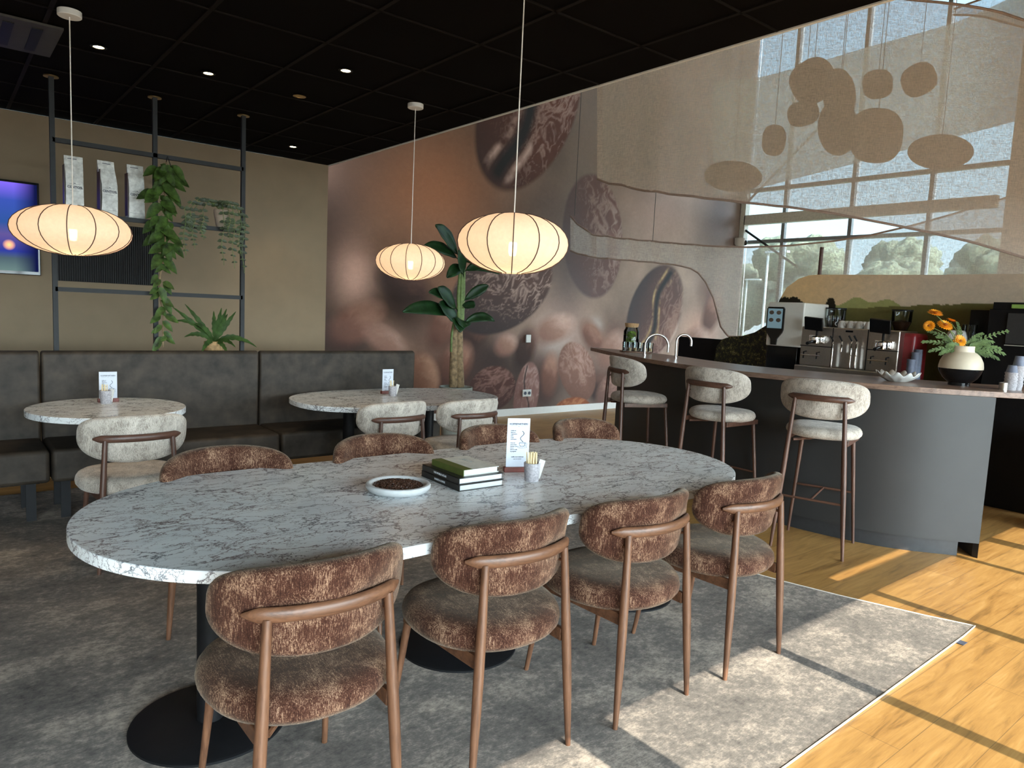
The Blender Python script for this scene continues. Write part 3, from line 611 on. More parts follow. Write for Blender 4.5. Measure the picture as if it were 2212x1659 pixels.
# coffee bags on the rack
def bag(px0, px1, i, lab):
    base = P(px1, 475, Y=YR+.05); l = P(px0, 470, Y=YR+.05); x0, x1 = l.x, base.x; w = x1-x0; hgt = .385
    t_ = thing('coffee_bag', lab, 'coffee bag', ((x0+x1)/2, YR+.085, 2.027), [0.0, 0.1, 0.06][i], 'silver coffee bags on the rack')
    rr = random.Random(i+3); rows = []; prof = [(0, 1, .9), (.05, 1, 1), (.3, .96, 1), (.55, .95, 1), (.7, .97, .75), (.85, 1.0, .3), (.97, 1.02, .06), (1, 1.02, .05)]
    for f, wf_, df_ in prof:
        z = f*hgt; hw = w/2*wf_; hd = .045*df_; off = (.012 if i == 1 else 0)*math.sin(f*5)*f
        rows.append([(-hw+off, -hd, z), (-hw*.5+off, -hd-.006*rr.random(), z), (off, -hd-.004, z), (hw*.5+off, -hd-.006*rr.random(), z), (hw+off, -hd, z), (hw+off, hd, z), (off, hd+.004, z), (-hw+off, hd, z), (-hw+off, -hd, z)])
    mb = MB().grid(rows); mb.build('pouch', M['silver'], t_)
    mb = MB(); mb.box((-w/2-.004, 0, .17), (.004, .075, .30)); mb.build('side_gusset', plain('dark_brown_gusset', (.05, .02, .012), .4), t_)
    mb = MB(); text_into(mb, 'CENTO%', .0225, (0, -.054, .17), (1, 0, 0), (0, 0, 1)); text_into(mb, '-', .03, (0, -.054, .20), (1, 0, 0), (0, 0, 1)); mb.box((0, -.052, .192), (w*.6, .001, .0012)); mb.box((0, -.053, .145), (w*.5, .001, .0012)); mb.box((0, -.05, .04), (w*.9, .001, .0012)); mb.box((-.01, -.016, .365), (w*.5, .001, .004)); mb.build('printed_label', M['ink'], t_, smooth=False)
bag(142, 182, 0, 'silver coffee bag on the rack, leftmost, behind the lamp cord')
bag(217, 253, 1, 'silver coffee bag with a folded-over top corner, middle of the three')
bag(277, 312, 2, 'silver coffee bag on the rack nearest the hanging vine')
# hanging vine
vn = thing('hanging_vine', 'long variegated green vine hanging from the top bar of the rack', 'plant', P(362, 370, Y=YR-.05))
L0 = vn.location.copy(); rr = random.Random(11)
spine = [P(a, b, Y=YR-.05)-L0 for a, b in ((360, 350), (352, 400), (360, 440), (355, 480), (357, 520), (352, 560), (345, 600), (345, 640), (352, 680), (352, 715), (352, 750))]
MB().tube(spine, .005, 8).build('stem', M['trunk'], vn)
mb = MB(); a_ = P(362, 338, Y=YR-.02)-L0; mb.tube([a_, P(356, 365, Y=YR-.03)-L0], .003, 6); mb.tube([a_, P(371, 365, Y=YR-.03)-L0], .003, 6); mb.tube([P(362, 346, Y=YR-.02)-L0, a_], .004, 6); mb.build('hanger', M['black'], vn)
mb = MB()
def spine_at(f):
    f = f*(len(spine)-1); i = min(int(f), len(spine)-2); return spine[i].lerp(spine[i+1], f-i)
for k in range(125):
    f = rr.random()**1.0
    dens = 1.0 if f < .42 else (.55 if (f < .5 or f > .78) else .33)
    if rr.random() > dens: continue
    wdt = .075 if f < .42 else .03
    c = spine_at(f)+Vector(((rr.random()-.5)*wdt*1.6, (rr.random()-.5)*wdt-.01, (rr.random()-.5)*.03)); a = rr.choice((-1, 1)); s = (.85+.5*rr.random())*(1 if f < .5 else .72)
    d = Vector((a*(.35+.9*rr.random()), -.35*rr.random()-.05, -.25-.7*rr.random()))
    mb.leaf(c, d, .105*s, .058*s, .25, up=(0, -1, .4), n=6, fold=.25)
mb.build('leaves', M['vine'], vn)
# trailing plant in a vase-like pot, on the middle bar
p0 = P(478, 490, Y=YR+.06); tp = thing('trailing_plant', 'small-leaved trailing plant in a beige pot on the right of the rack', 'plant', (p0.x, YR+.07, 2.027))
MB().lathe([(0.03, 0), (0.036, .02), (.05, .09), (.055, .13), (.05, .14), (.045, .13), (.0, .12)], 24).build('pot', plain('beige_pot', (.42, .33, .25), .8), tp)
mb = MB(); ms = MB(); rr = random.Random(5)
strands = [(-.30, .33), (-.23, .27), (-.17, .20), (-.02, .38), (.05, .40), (.10, .30), (.135, .43), (.02, .18), (-.26, .14)]
for sx, ln in strands:
    pk = []; y0 = -.10-.05*rr.random()
    for i in range(6): f = i/5; pk.append(Vector((sx*f, y0*f, .13+.09*math.sin(f*PI)*.9-.02*f)))
    for i in range(1, 9): pk.append(Vector((sx+.01*math.sin(i), y0, .09-ln*i/8)))
    ms.tube(pk, .0022, 5)
    for i in range(1, len(pk)-1):
        c = pk[i]; sc = 1.0 if i < len(pk)*.75 else .6
        for sgn in (-1, 1): mb.leaf(c, (sgn*1.0, -.25, -.15+.5*(rr.random()-.5)), .040*sc, .024*sc, .1, up=(0, -1, 0), n=4)
ms.build('stems', M['greenstem'], tp); mb.build('leaves', plain('small_green_leaf', (.035, .055, .016), .5, var=.6, scale=16), tp)
# fern in a wooden pot
p0 = P(462, 752, Y=YR+.12); fn = thing('potted_fern', 'spiky green fern in a brown bark pot behind the banquette', 'plant', (p0.x, YR+.12, 1.02))
MB().lathe([(0.07, 0), (.075, .02), (.075, .115), (.065, .12), (0, .11)], 20).build('pot', plain('bark_pot', (.42, .26, .12), .8, var=.35, scale=40), fn)
rr = random.Random(9)
ends = [(372, 663), (399, 657), (376, 694), (398, 728), (434, 764), (461, 672), (489, 667), (491, 678), (509, 673), (492, 766), (508, 750), (554, 750), (530, 735), (478, 665), (420, 700)]
for ex, ey in ends:
    e = P(ex, ey, Y=YR+.02-(.12 if ey > 740 else 0))-fn.location; mb = MB(); b = Vector((0, -.02, .11)); n = 12; rows = []; L = (e-b).length
    mid = (b+e)/2 + Vector((0, 0, .10*L/.3 if ey > 680 else .02))
    for i in range(n+1):
        t_ = i/n; c = b*(1-t_)**2+mid*2*t_*(1-t_)+e*t_*t_; c2 = b*(1-t_-.01)**2+mid*2*(t_+.01)*(1-t_-.01)+e*(t_+.01)**2; d = (c2-c).normalized(); s = d.cross(Vector((0, -1, .3))).normalized()
        wdt = .022*math.sin(PI*min(.97, t_*.9+.08))*(1 if i % 2 else .72); rows.append([c-s*wdt+Vector((0, -.006, 0)), c, c+s*wdt+Vector((0, -.006, 0))])
    mb.grid(rows); mb.build('frond', M['fern'], fn)
# ------------------------------------------------------------------ wall things: TV, ribbed panel
tv = thing('television', 'wall-mounted television with a blue and purple picture at the left edge', 'television', (0.06, 7.10, 1.97))
MB().box((0, 0, 0), (1.26, .05, .745)).build('casing', M['blackgloss'], tv, bevel=.004)
t = NT('tv_picture'); co = t.obj(); sp = t.n('ShaderNodeSeparateXYZ'); t.l(co, sp.inputs[0])
c1 = t.ramp(sp.outputs['Z'], [(0.0, (.0, .0, .0)), (1.0, (0, 0, 0))])
zr_ = t.n('ShaderNodeMapRange'); t.l(sp.outputs['Z'], zr_.inputs[0]); zr_.inputs[1].default_value = -.36; zr_.inputs[2].default_value = .36
col = t.ramp(zr_.outputs[0], [(0.0, (.10, .16, .15)), (.16, (.05, .08, .10)), (.24, (.02, .03, .22)), (.42, (.08, .06, .20)), (.55, (.02, .06, .22)), (.8, (.03, .06, .30)), (1.0, (.16, .10, .62))])
xm = t.n('ShaderNodeMapRange'); t.l(sp.outputs['X'], xm.inputs[0]); xm.inputs[1].default_value = .46; xm.inputs[2].default_value = .60
dk = t.mix(xm.outputs[0], col, (.004, .006, .04))
vd = t.n('ShaderNodeVectorMath', operation='DISTANCE'); t.l(co, vd.inputs[0]); vd.inputs[1].default_value = (.42, -.026, -.14); gl = t.n('ShaderNodeMapRange'); t.l(vd.outputs['Value'], gl.inputs[0]); gl.inputs[1].default_value = .045; gl.inputs[2].default_value = .0
dk = t.mix(gl.outputs[0], dk, (1.2, .55, .2)); e = t.n('ShaderNodeEmission'); t.l(dk, e.inputs[0]); e.inputs[1].default_value = 0.9; t.l(e.outputs[0], t.out.inputs[0])
MB().box((0, -.026, .005), (1.23, .002, .70)).build('screen', t.m, tv, smooth=False)
tg = thing('ribbed_panel', 'black ribbed acoustic panel on the taupe wall behind the rack', 'wall panel', (1.20, 7.135, 1.82))
MB().box((0, 0, 0), (0.78, .02, .51)).build('board', M['black'], tg)
mb = MB()
for k in range(46): mb.box((-.385+.0171*k, -.017, 0), (.009, .016, .505))
mb.build('ribs', plain('charcoal_felt', (.028, .027, .027), .9), tg, smooth=False)
# ------------------------------------------------------------------ pendants
def pendant(px, py, D, r, lab, aspect, name='pendant_lamp'):
    c = P(px, py, D=D); t_ = thing(name, lab, 'pendant lamp', (c.x, c.y, c.z), 0, 'cloth pendant lamps over the tables'); hh = r*aspect
    seg = 14; rows = []; n = 14; rf = .20
    NS = seg*8; prof = []
    for i in range(n+1):
        ph = lerp(math.asin(rf)*1.0, PI-math.asin(rf), i/n); prof.append((math.sin(ph)**.92, -math.cos(ph)))
    vs = []; fs = []
    for rad, z in prof:
        for k in range(NS):
            a = 2*PI*k/NS; q = (k % 8)/8; sag = 1-.018*math.sin(PI*q)*rad; vs.append((r*rad*sag*math.cos(a), r*rad*sag*math.sin(a), hh*z))
    for i in range(n):
        for k in range(NS): k2 = (k+1) % NS; fs.append((i*NS+k, i*NS+k2, (i+1)*NS+k2, (i+1)*NS+k))
    MB().add(vs, fs).build('lamp_shade', M['shade'], t_)
    mb = MB()
    for s in range(seg):
        a = 2*PI*s/seg; mb.tube([(r*1.006*q*math.cos(a), r*1.006*q*math.sin(a), hh*z*1.006) for q, z in prof], .0024, 5)
    mb.build('ribs', plain('brown_wire', (.06, .03, .02), .8), t_)
    MB().tube([(0, 0, hh*.1+.03), (0, 0, CE-c.z-.02)], .0028, 8).build('cord', M['cord'], t_)
    MB().lathe([(.0, -.03), (.052, -.03), (.055, -.027), (.055, -.001), (.0, -.001)], 32, (0, 0, CE-c.z)).build('ceiling_rose', M['white'], t_)
    MB().lathe([(.016, .03), (.018, .0), (.018, .06), (.0, .07)], 16, (0, 0, hh*.05)).build('lamp_holder', M['white'], t_)
    MB().lathe([(.0, -.055), (.014, -.052), (.019, -.035), (.019, .0), (.012, .025), (.0, .028)], 20).build('bulb', M['bulb'], t_)
    l = bpy.data.lights.new('bulb_light', 'POINT'); l.energy = 0.7*(r/.27)**2; l.color = (1, .72, .42); l.shadow_soft_size = .03; lo = bpy.data.objects.new('bulb_light', l); C.objects.link(lo); lo.parent = t_; lo.location = (0, 0, -.09)
    return t_
pendant(158, 498, 3.72, .278, 'left cream pendant lamp, hanging in front of the rack', .46)
pendant(887, 566, 5.1, .246, 'smallest-looking cream pendant lamp, over the oval table', .52)
pendant(1108, 527, 3.14, .246, 'cream pendant lamp over the long table, in front of the plant', .53)
# downlights
for i, (px, py, on, lab) in enumerate(((213, 100, 1, 'lit recessed ceiling spot nearest the left pendant'), (450, 157, 1, 'lit recessed ceiling spot in the middle of the left ceiling'), (747, 151, 1, 'lit recessed ceiling spot farthest right'), (633, 316, 1, 'lit recessed ceiling spot close to the taupe wall'), (647, 207, 0, 'unlit bronze ceiling spot between the lit ones'))):
    p = P(px, py, Z=CE); t_ = thing('recessed_spotlight', lab, 'spotlight', (p.x, p.y, CE), 0, 'recessed ceiling spots')
    MB().lathe([(.030, -.001), (.042, -.001), (.044, -.005), (.030, -.007), (.030, -.001)], 24).build('ring', M['black'] if on else M['brass'], t_)
    MB().lathe([(.0, -.002), (.028, -.002), (.028, -.0045), (.0, -.0085)], 20).build('lens', M['spot'] if on else M['brass'], t_)
    if on:
        l = bpy.data.lights.new('spot_light', 'SPOT'); l.energy = 12; l.spot_size = 1.5; l.spot_blend = .8; l.color = (1, .78, .5); l.shadow_soft_size = .03
        lo = bpy.data.objects.new('spot_light', l); C.objects.link(lo); lo.parent = t_; lo.location = (0, 0, -.03)
ac = thing('ceiling_air_unit', 'dark square air vent in the black ceiling at top left', 'air vent', (P(30, 70, Z=CE).x-.1, P(30, 70, Z=CE).y, CE))
MB().box((0, 0, -.008), (.6, .6, .012)).build('cover', plain('dark_vent', (.04, .036, .03), .6), ac)
mb = MB()
for k in range(4): mb.box((-.2+.13*k, 0, -.016), (.05, .45, .006))
mb.build('slats', M['black'], ac, smooth=False)
# ------------------------------------------------------------------ things on the tables
def rowvec(o, v): return Vector(v)
ZT = 0.750
def menu(px, py, Z_, w, h, rz, lab, full=True):
    p = P(px, py, Z=Z_); t_ = thing('menu_stand', lab, 'menu stand', (p.x, p.y, Z_), rz, 'menu cards on the tables')
    MB().box((0, 0, .012), (w*1.18, .03, .024)).build('wooden_base', M['redwood'], t_, bevel=.003)
    MB().box((0, 0, .02+h/2), (w, .0012, h)).build('card', M['card'], t_, smooth=False)
    mb = MB(); z0 = .02+h; y = -.0014; s = w/.105
    def T(tx, sz, x, z, al='CENTER'): text_into(mb, tx, sz*s, (x*s, y, z0-z*s), (1, 0, 0), (0, 0, 1), align=al)
    T('KOFFIEPARTNERS', .0108, 0, .026); T('~', .01, 0, .036)
    mb.box((-.024*s, y, z0-.034*s), (.03*s, .0006, .0005)); mb.box((.024*s, y, z0-.034*s), (.03*s, .0006, .0005))
    for k, tx in enumerate(('Koffie etc', 'Espresso', 'Cappuccino', 'Latte', 'Lungo', 'Americano')): T(tx, .0062, -.036, .056+.0078*k, 'LEFT')
    for k, tx in enumerate(('Thee etc', 'Verse munt', 'Gember thee', 'Choco', 'Warme melk', 'Appelgebak')): T(tx, .0062, -.036, .112+.0078*k, 'LEFT')
    T('koffie voor iedereen', .007, 0, .176); T('scan voor de kaart', .005, 0, .186)
    mb.tube([((.018+.008*math.sin(f*7))*s, y, z0-(.058+.05*f)*s) for f in [i/12 for i in range(13)]], .0013*s, 5)
    mb.tube([((.020+.014*math.cos(a))*s, y, z0-(.112+.003*math.sin(a))*s) for a in [2*PI*i/16 for i in range(17)]], .0007*s, 5)
    mb.tube([((.020+.014*math.cos(a))*s, y, z0-(.113-.017*math.sin(a))*s) for a in [-PI*i/12 for i in range(13)]], .0007*s, 5)
    mb.tube([((.036+.006*math.cos(a))*s, y, z0-(.118+.006*math.sin(a))*s) for a in [2*PI*i/12 for i in range(13)]], .0006*s, 5)
    mb.tube([((.020+.022*math.cos(a))*s, y, z0-(.131+.005*math.sin(a))*s) for a in [2*PI*i/16 for i in range(17)]], .0006*s, 5)
    mb.build('print', M['ink'], t_, smooth=False)
menu(1116, 1019, ZT, .108, .232, -.42, 'white menu card in a red-brown stand on the long table')
menu(234, 868, ZT, .108, .185, -.02, 'white menu card in a red-brown stand on the round table')
menu(837, 850, ZT, .105, .185, .05, 'leaning white menu card in a red-brown stand on the oval table')
def cup(px, py, r, h, nstick, lab, glab, seed):
    p = P(px, py, Z=ZT); MBc = MB().lathe([(0, 0), (r*.80, 0), (r*.84, .003), (r, h-.002), (r*.95, h), (r*.90, h-.004), (r*.76, .01), (0, .008)], 36)
    tag(MBc.build('concrete_cup', M['concrete'], loc=(p.x, p.y, ZT)), lab, 'cup', 'grey cups holding stirrers')
    rr = random.Random(seed)
    for k in range(nstick):
        c = (-.55*r+1.05*r*(k % 6)/5, (-.4 if k < 6 else .25)*r*.8); o = MB().box((0, 0, .062), (.0052, .0018, .112)).build('wooden_stirrer', M['stick'], loc=(p.x+c[0]*cr.x+c[1]*.6, p.y+c[0]*cr.y+c[1]*.6, ZT+.01))
        o.rotation_euler = ((rr.random()-.5)*.12, (rr.random()-.5)*.12, -yaw); tag(o, glab, 'stirrer', glab.replace('pale wooden stirrer standing', 'stirrers'))
    o = MB().box((0, 0, .048), (.026, .004, .086)).build('sugar_sachet', M['white'], loc=(p.x+.6*r*cr.x, p.y+.6*r*cr.y, ZT+.01)); o.rotation_euler = (.1, .25, -yaw); tag(o, 'white sugar sachet in the same '+lab.replace('speckled ', ''), 'sachet')
cup(1148, 1038, .0375, .082, 12, 'speckled grey cup beside the menu card on the long table', 'pale wooden stirrer standing in the cup on the long table', 1)
cup(230, 871, .042, .088, 5, 'speckled grey cup before the menu card on the round table', 'pale wooden stirrer standing in the cup on the round table', 2)
cup(848, 855, .036, .082, 4, 'speckled grey cup beside the menu card on the oval table', 'pale wooden stirrer standing in the cup on the oval table', 3)
# bowl of coffee beans
p = P(860, 1060, Z=ZT); bx, by = p.x, p.y
tag(MB().lathe([(0, 0), (.10, 0), (.118, .004), (.130, .018), (.131, .027), (.127, .033), (.119, .035), (.108, .031), (.101, .020), (.09, .013), (0, .012)], 72).build('stone_bowl', M['bowl'], loc=(bx, by, ZT)), 'shallow round white stone bowl holding coffee beans on the long table', 'bowl')
mb = MB(); rr = random.Random(2)
mb.lathe([(0, .032), (.06, .029), (.09, .024), (.1005, .019), (.09, .015), (0, .014)], 40)
for k in range(900):
    a = rr.random()*6.283; q = math.sqrt(rr.random())*.096; zz = .0335-.010*(q/.097)**2+.003*rr.random()
    mb.ell((q*math.cos(a), q*math.sin(a), zz), (.0050, .0034, .0028), 6, 4, Matrix.Rotation(rr.random()*6, 3, 'Z') @ Matrix.Rotation(rr.random()-.5, 3, 'X'))
tag(mb.build('coffee_beans', M['bean'], loc=(bx, by, ZT)), 'roasted brown coffee beans filling the white bowl', 'coffee beans', kind='stuff')
# books
def book(cx, cy, z, w, d, h, rz, cover, lab, spine_txt, top_txt=None, spinecol=None, tags=()):
    t_ = thing('book', lab, 'book', (cx, cy, z), rz, 'stacked books on the long table')
    mb = MB(); mb.box((0, 0, .0015), (w, d, .003)); mb.box((0, 0, h-.0015), (w, d, .003)); mb.box((-w/2+.0015, 0, h/2), (.003, d, h)); mb.build('cover', cover, t_, smooth=False)
    MB().box((.002, 0, h/2), (w-.012, d-.012, h-.006)).build('pages', M['paper'], t_, smooth=False)
    mb = MB(); text_into(mb, spine_txt, h*.42, (-w/2-.0006, 0, h/2), (0, -1, 0), (0, 0, 1)); mb.build('spine_print', M['paper'], t_, smooth=False)
    if top_txt:
        mb = MB(); text_into(mb, top_txt, .030, (.03, .03, h+.0004), (0, -1, 0), (1, 0, 0)); text_into(mb, '- - - -', .014, (-.012, -.0, h+.0004), (0, -1, 0), (1, 0, 0)); mb.build('cover_print', plain('grey_ink', (.32, .34, .32), .7), t_, smooth=False)
    return t_
bks = [P(900+960/11.06, 970+1030/11.06, Z=ZT), P(900+170/11.06, 970+640/11.06, Z=ZT), P(900+2020/11.06, 970+880/11.06, Z=ZT)]
ex = (bks[2]-bks[0]); ey = (bks[1]-bks[0]); wB = ex.length; dB = ey.length; rzB = math.atan2(ex.y, ex.x); cB = bks[0]+ex/2+ey/2
bk_dark = plain('charcoal_book_cover', (.020, .020, .018), .4); bk_plum = plain('dark_plum_book_cover', (.035, .025, .05), .4)
book(cB.x, cB.y, ZT, wB, dB, .027, rzB, bk_dark, 'lowest dark book of the stack on the long table', 'BARISTA COFFEE')
book(cB.x, cB.y, ZT+.0275, wB, dB*.97, .027, rzB, bk_dark, 'middle dark book of the stack on the long table', 'THE WORLD ATLAS')
gb = plain('olive_green_book_spine', (.085, .11, .02), .6)
t_ = book(cB.x+.012*math.cos(rzB), cB.y+.012*math.sin(rzB)-.004, ZT+.055, wB*.80, dB*.80, .025, rzB+.02, plain('pale_book_cover', (.62, .64, .60), .6), 'pale book with olive green spine on top of the stack', ' ', "JELL'S")
mb = MB(); w8 = wB*.80; d8 = dB*.80; mb.box((-w8/2-.0015, 0, .0125), (.004, d8, .0255)); mb.box((-w8/2+.022, 0, .0255), (.044, d8, .0012)); mb.build('green_spine', gb, t_, smooth=False)
# ------------------------------------------------------------------ banana plant in pot
p = P(985, 836, Y=6.7); pl = thing('potted_banana_plant', 'tall banana plant with broad dark leaves in a grey pot by the mural', 'plant', (p.x, 6.7, 0))
sc = 6.7
pr = (P(1015, 836, Y=6.7)-P(956, 836, Y=6.7)).length/2
MB().lathe([(0, 0), (pr*.72, 0), (pr*.78, .02), (pr, p.z-.03), (pr, p.z+.005), (pr*.93, p.z+.005), (pr*.9, p.z-.05), (0, p.z-.05)], 40).build('pot', plain('grey_green_pot', (.30, .31, .27), .7), pl)
MB().lathe([(0, 0), (pr*.9, 0), (0, .02)], 24, (0, 0, p.z-.06)).build('soil', plain('soil', (.05, .035, .02), .9), pl)
def PL(x, y, Y=6.7): return P(x, y, Y=Y)-pl.location
MB().tube([PL(979, 836), PL(980, 780), PL(981, 730), PL(983, 710), PL(985, 695)], [.05, .046, .040, .036, .02], 14).build('stem', M['trunk'], pl)
MB().tube([PL(994, 836), PL(992, 780), PL(992, 720), PL(993, 690)], [.05, .046, .042, .034], 14).build('stem', M['trunk'], pl)
for a in ((992, 700, 990, 640, 994, 575), (995, 700, 997, 640, 999, 560), (998, 700, 1001, 640, 1003, 580), (976, 760, 977, 720, 982, 690), (986, 750, 985, 715, 988, 690)): MB().tube([PL(a[0], a[1]), PL(a[2], a[3]), PL(a[4], a[5])], [.024, .02, .014], 10).build('leaf_stalk', M['greenstem'], pl)
def bleaf(base, tip, w, mid=0.12, Yb=6.7, Yt=6.55, wav=.0):
    b = PL(*base, Yb); e = PL(*tip, Yt); m_ = (b+e)/2+Vector((0, -.02, mid)); mb = MB(); rows = []; n = 16
    for i in range(n+1):
        t_ = i/n; c = b*(1-t_)**2+m_*2*t_*(1-t_)+e*t_*t_; d = ((m_-b)*(1-t_)+(e-m_)*t_).normalized(); s = d.cross(Vector((0, -1, .5))).normalized(); nn = Vector((0, -1, .3)).normalized()
        q = max(.06, math.sin(PI*min(.985, max(0, (t_-.12)/.88)))**.65 if t_ > .12 else .06); ww = w*.5*q
        k = wav*math.sin(t_*22)
        rows.append([c-s*ww+nn*(.3*ww+k), c-s*ww*.5+nn*.06*w, c-nn*.0, c+s*ww*.5+nn*.06*w, c+s*ww+nn*(.3*ww-k)])
    mb.grid(rows); o = mb.build('leaf', M['green'], pl); so = o.modifiers.new('s', 'SOLIDIFY'); so.thickness = .003
for a in (((993, 560), (940, 487), .20, .06), ((994, 565), (915, 532), .15, .10), ((999, 560), (1010, 500), .16, .02), ((999, 575), (965, 600), .13, .06), ((1000, 570), (1045, 560), .17, .08), ((1003, 585), (1078, 592), .13, .12),
          ((1001, 600), (990, 540), .2, .02), ((988, 670), (926, 632), .14, .12), ((988, 672), (945, 622), .20, .02), ((990, 690), (870, 674), .17, .16), ((992, 700), (948, 655), .22, .02), ((996, 655), (1055, 617), .12, .05),
          ((995, 660), (1024, 665), .15, .04), ((994, 705), (1068, 694), .12, .15), ((992, 690), (1000, 708), .20, .06), ((984, 690), (993, 718), .19, .10), ((1000, 590), (1050, 580), .12, .1)):
    bleaf(a[0], a[1], a[2], a[3], wav=.004)
# ------------------------------------------------------------------ mural sockets, camera
sw = thing('wall_socket', 'single white socket on the mural at waist height', 'socket', (6.59, 7.775, 1.10)); MB().box((0, 0, 0), (.085, .02, .11)).build('cover_plate', M['white'], sw, bevel=.004); MB().lathe([(0, 0), (.025, 0), (.025, .006), (0, .006)], 20).build('outlet', M['ink'], sw).rotation_euler = (PI/2, 0, 0)
sw = thing('double_wall_socket', 'double white socket near the foot of the mural', 'socket', (6.61, 7.775, .315)); MB().box((0, 0, 0), (.16, .02, .10)).build('cover_plate', M['white'], sw, bevel=.004)
for s in (-1, 1): o = MB().lathe([(0, 0), (.024, 0), (.024, .006), (0, .006)], 20).build('outlet', M['ink'], sw); o.rotation_euler = (PI/2, 0, 0); o.location = (s*.038, -.01, 0)
sc_ = thing('security_camera', 'small white dome security camera at the right edge of the mural', 'security camera', (11.48, 7.70, 2.91)); MB().lathe([(0, -.09), (.07, -.07), (.10, -.02), (.10, .08), (0, .09)], 24).build('housing', M['white'], sc_); MB().ell((.03, -.08, -.0), (.05, .05, .05), 14, 8).build('lens', M['blackgloss'], sc_)
# steel beam on a bracket, with a brace
bm = thing('steel_beam', 'cream steel beam on a bracket crossing in front of the glazed wall', 'beam', (11.5, 7.7, 3.3))
a = P(1608, 483, Y=7.7); dq = a-bm.location
MB().box((.0+.1, 0.03, .1), (.12, .1, .85)).build('bracket', M['beam'], bm)
MB().box((.1, -2.0, .02), (.12, 4.0, .17)).build('girder', M['beam'], bm)
MB().tube([(.1, 0, -.15), (-.0, -1.15, -.85)], .02, 8).build('brace', M['rack'], bm); MB().tube([(.1, 0, .35), (.1, -1.3, 1.5)], .02, 8).build('brace', M['rack'], bm)
# ------------------------------------------------------------------ bar
ORD = ['leftmost', 'second from left', 'third from left', 'fourth from left', 'fifth from left', 'sixth from left', 'seventh from left']
def cat(pts, n):   # smooth through points
    out = []
    for i in range(len(pts)-1):
        p0 = Vector(pts[max(i-1, 0)]); p1 = Vector(pts[i]); p2 = Vector(pts[i+1]); p3 = Vector(pts[min(i+2, len(pts)-1)])
        for k in range(n):
            t_ = k/n; out.append(.5*((2*p1)+(p2-p0)*t_+(2*p0-5*p1+4*p2-p3)*t_*t_+(3*p1-p0-3*p2+p3)*t_**3))
    out.append(Vector(pts[-1])); return out
frontc = cat([(5.80, 5.74), (5.38, 5.0), (5.03, 4.25), (4.835, 3.65), (4.79, 3.2), (4.83, 2.75), (4.94, 2.25), (5.12, 1.88), (5.50, 1.47), (5.95, 1.12), (6.5, .85)], 6)
backc = cat([(5.86, 5.70), (5.90, 5.35), (5.86, 4.7), (5.62, 4.0), (5.50, 3.5), (5.56, 3.05), (5.72, 2.55), (5.92, 2.05), (6.2, 1.75), (6.8, 1.45)], 6)
poly = [(p.x, p.y) for p in frontc]+[(p.x, p.y) for p in reversed(backc)]
bar = thing('curved_bar', 'curved anthracite bar with a wooden worktop', 'bar counter', (5.4, 3.2, 0))
off = lambda poly: [(x-5.4, y-3.2) for x, y in poly]
MB().prism(off(poly), 1.078, 1.115).build('worktop', M['bartop'], bar, smooth=False, bevel=.002)
body = cat([(5.45, 4.98), (5.15, 4.25), (4.97, 3.65), (4.90, 3.2), (4.86, 2.72), (4.93, 2.25), (5.07, 1.93), (5.35, 1.585)], 6)
bb = [Vector((p.x+.0, p.y)) for p in body]
def inset(c, d):
    out = []
    for i in range(len(c)):
        t_ = (c[min(i+1, len(c)-1)]-c[max(i-1, 0)]).normalized(); out.append(Vector((c[i].x-t_.y*d, c[i].y+t_.x*d)))
    return out
bi = inset(bb, .06)
MB().prism(off([(p.x, p.y) for p in bb]+[(p.x, p.y) for p in reversed(bi)]), .10, 1.078).build('front_panel', M['anthr'], bar, angle=30)
pf = inset(bb[:-2], .02); pi_ = inset(bb[:-2], .06)
MB().prism(off([(p.x, p.y) for p in pf]+[(p.x, p.y) for p in reversed(pi_)]), 0, .10).build('plinth', M['plinth'], bar, angle=30)
MB().slab([(bb[0].x-5.4, bb[0].y-3.2, 0), (bb[0].x-5.4+.35, bb[0].y-3.2+.10, 0), (bb[0].x-5.4+.35, bb[0].y-3.2+.10, 1.078), (bb[0].x-5.4, bb[0].y-3.2, 1.078)], (0.02, -.05, 0)).build('end_panel', plain('grey_end_panel', (.17, .17, .17), .5), bar, smooth=False)
e0 = bb[-1]; MB().slab([(e0.x-5.4, e0.y-3.2, .0), (e0.x-5.4+.45, e0.y-3.2+.38, .0), (e0.x-5.4+.45, e0.y-3.2+.38, 1.078), (e0.x-5.4, e0.y-3.2, 1.078)], (0.015, .04, 0)).build('end_panel', M['plinth'], bar, smooth=False)
# things on the bar
ZB = 1.115
p = P(2071, 832, Z=ZB); vs_ = thing('round_vase', 'round vase, cream above and black below, on the bar', 'vase', (p.x, p.y, ZB)); k = (P(2115, 785, D=(p-EYE).dot(fw))-P(2031, 785, D=(p-EYE).dot(fw))).length/2
MB().lathe([(0, .0), (k*.50, 0), (k*.50, k*.14), (k*.56, k*.18), (k*.78, k*.38), (k*.94, k*.66), (k*1.0, k*.86)], 48).build('black_lower_half', M['blackgloss'], vs_)
MB().lathe([(k*1.0, k*.86), (k*1.0, k*.98), (k*.96, k*1.22), (k*.84, k*1.48), (k*.66, k*1.66), (k*.54, k*1.72), (k*.52, k*1.80), (k*.525, k*2.02), (k*.49, k*2.02), (k*.47, k*1.8), (0, k*1.7)], 48).build('cream_upper_half', plain('cream_glaze', (.68, .60, .46), .45, var=.03), vs_)
neck = Vector((p.x, p.y, ZB+k*1.9)); DV = (p-EYE).dot(fw)
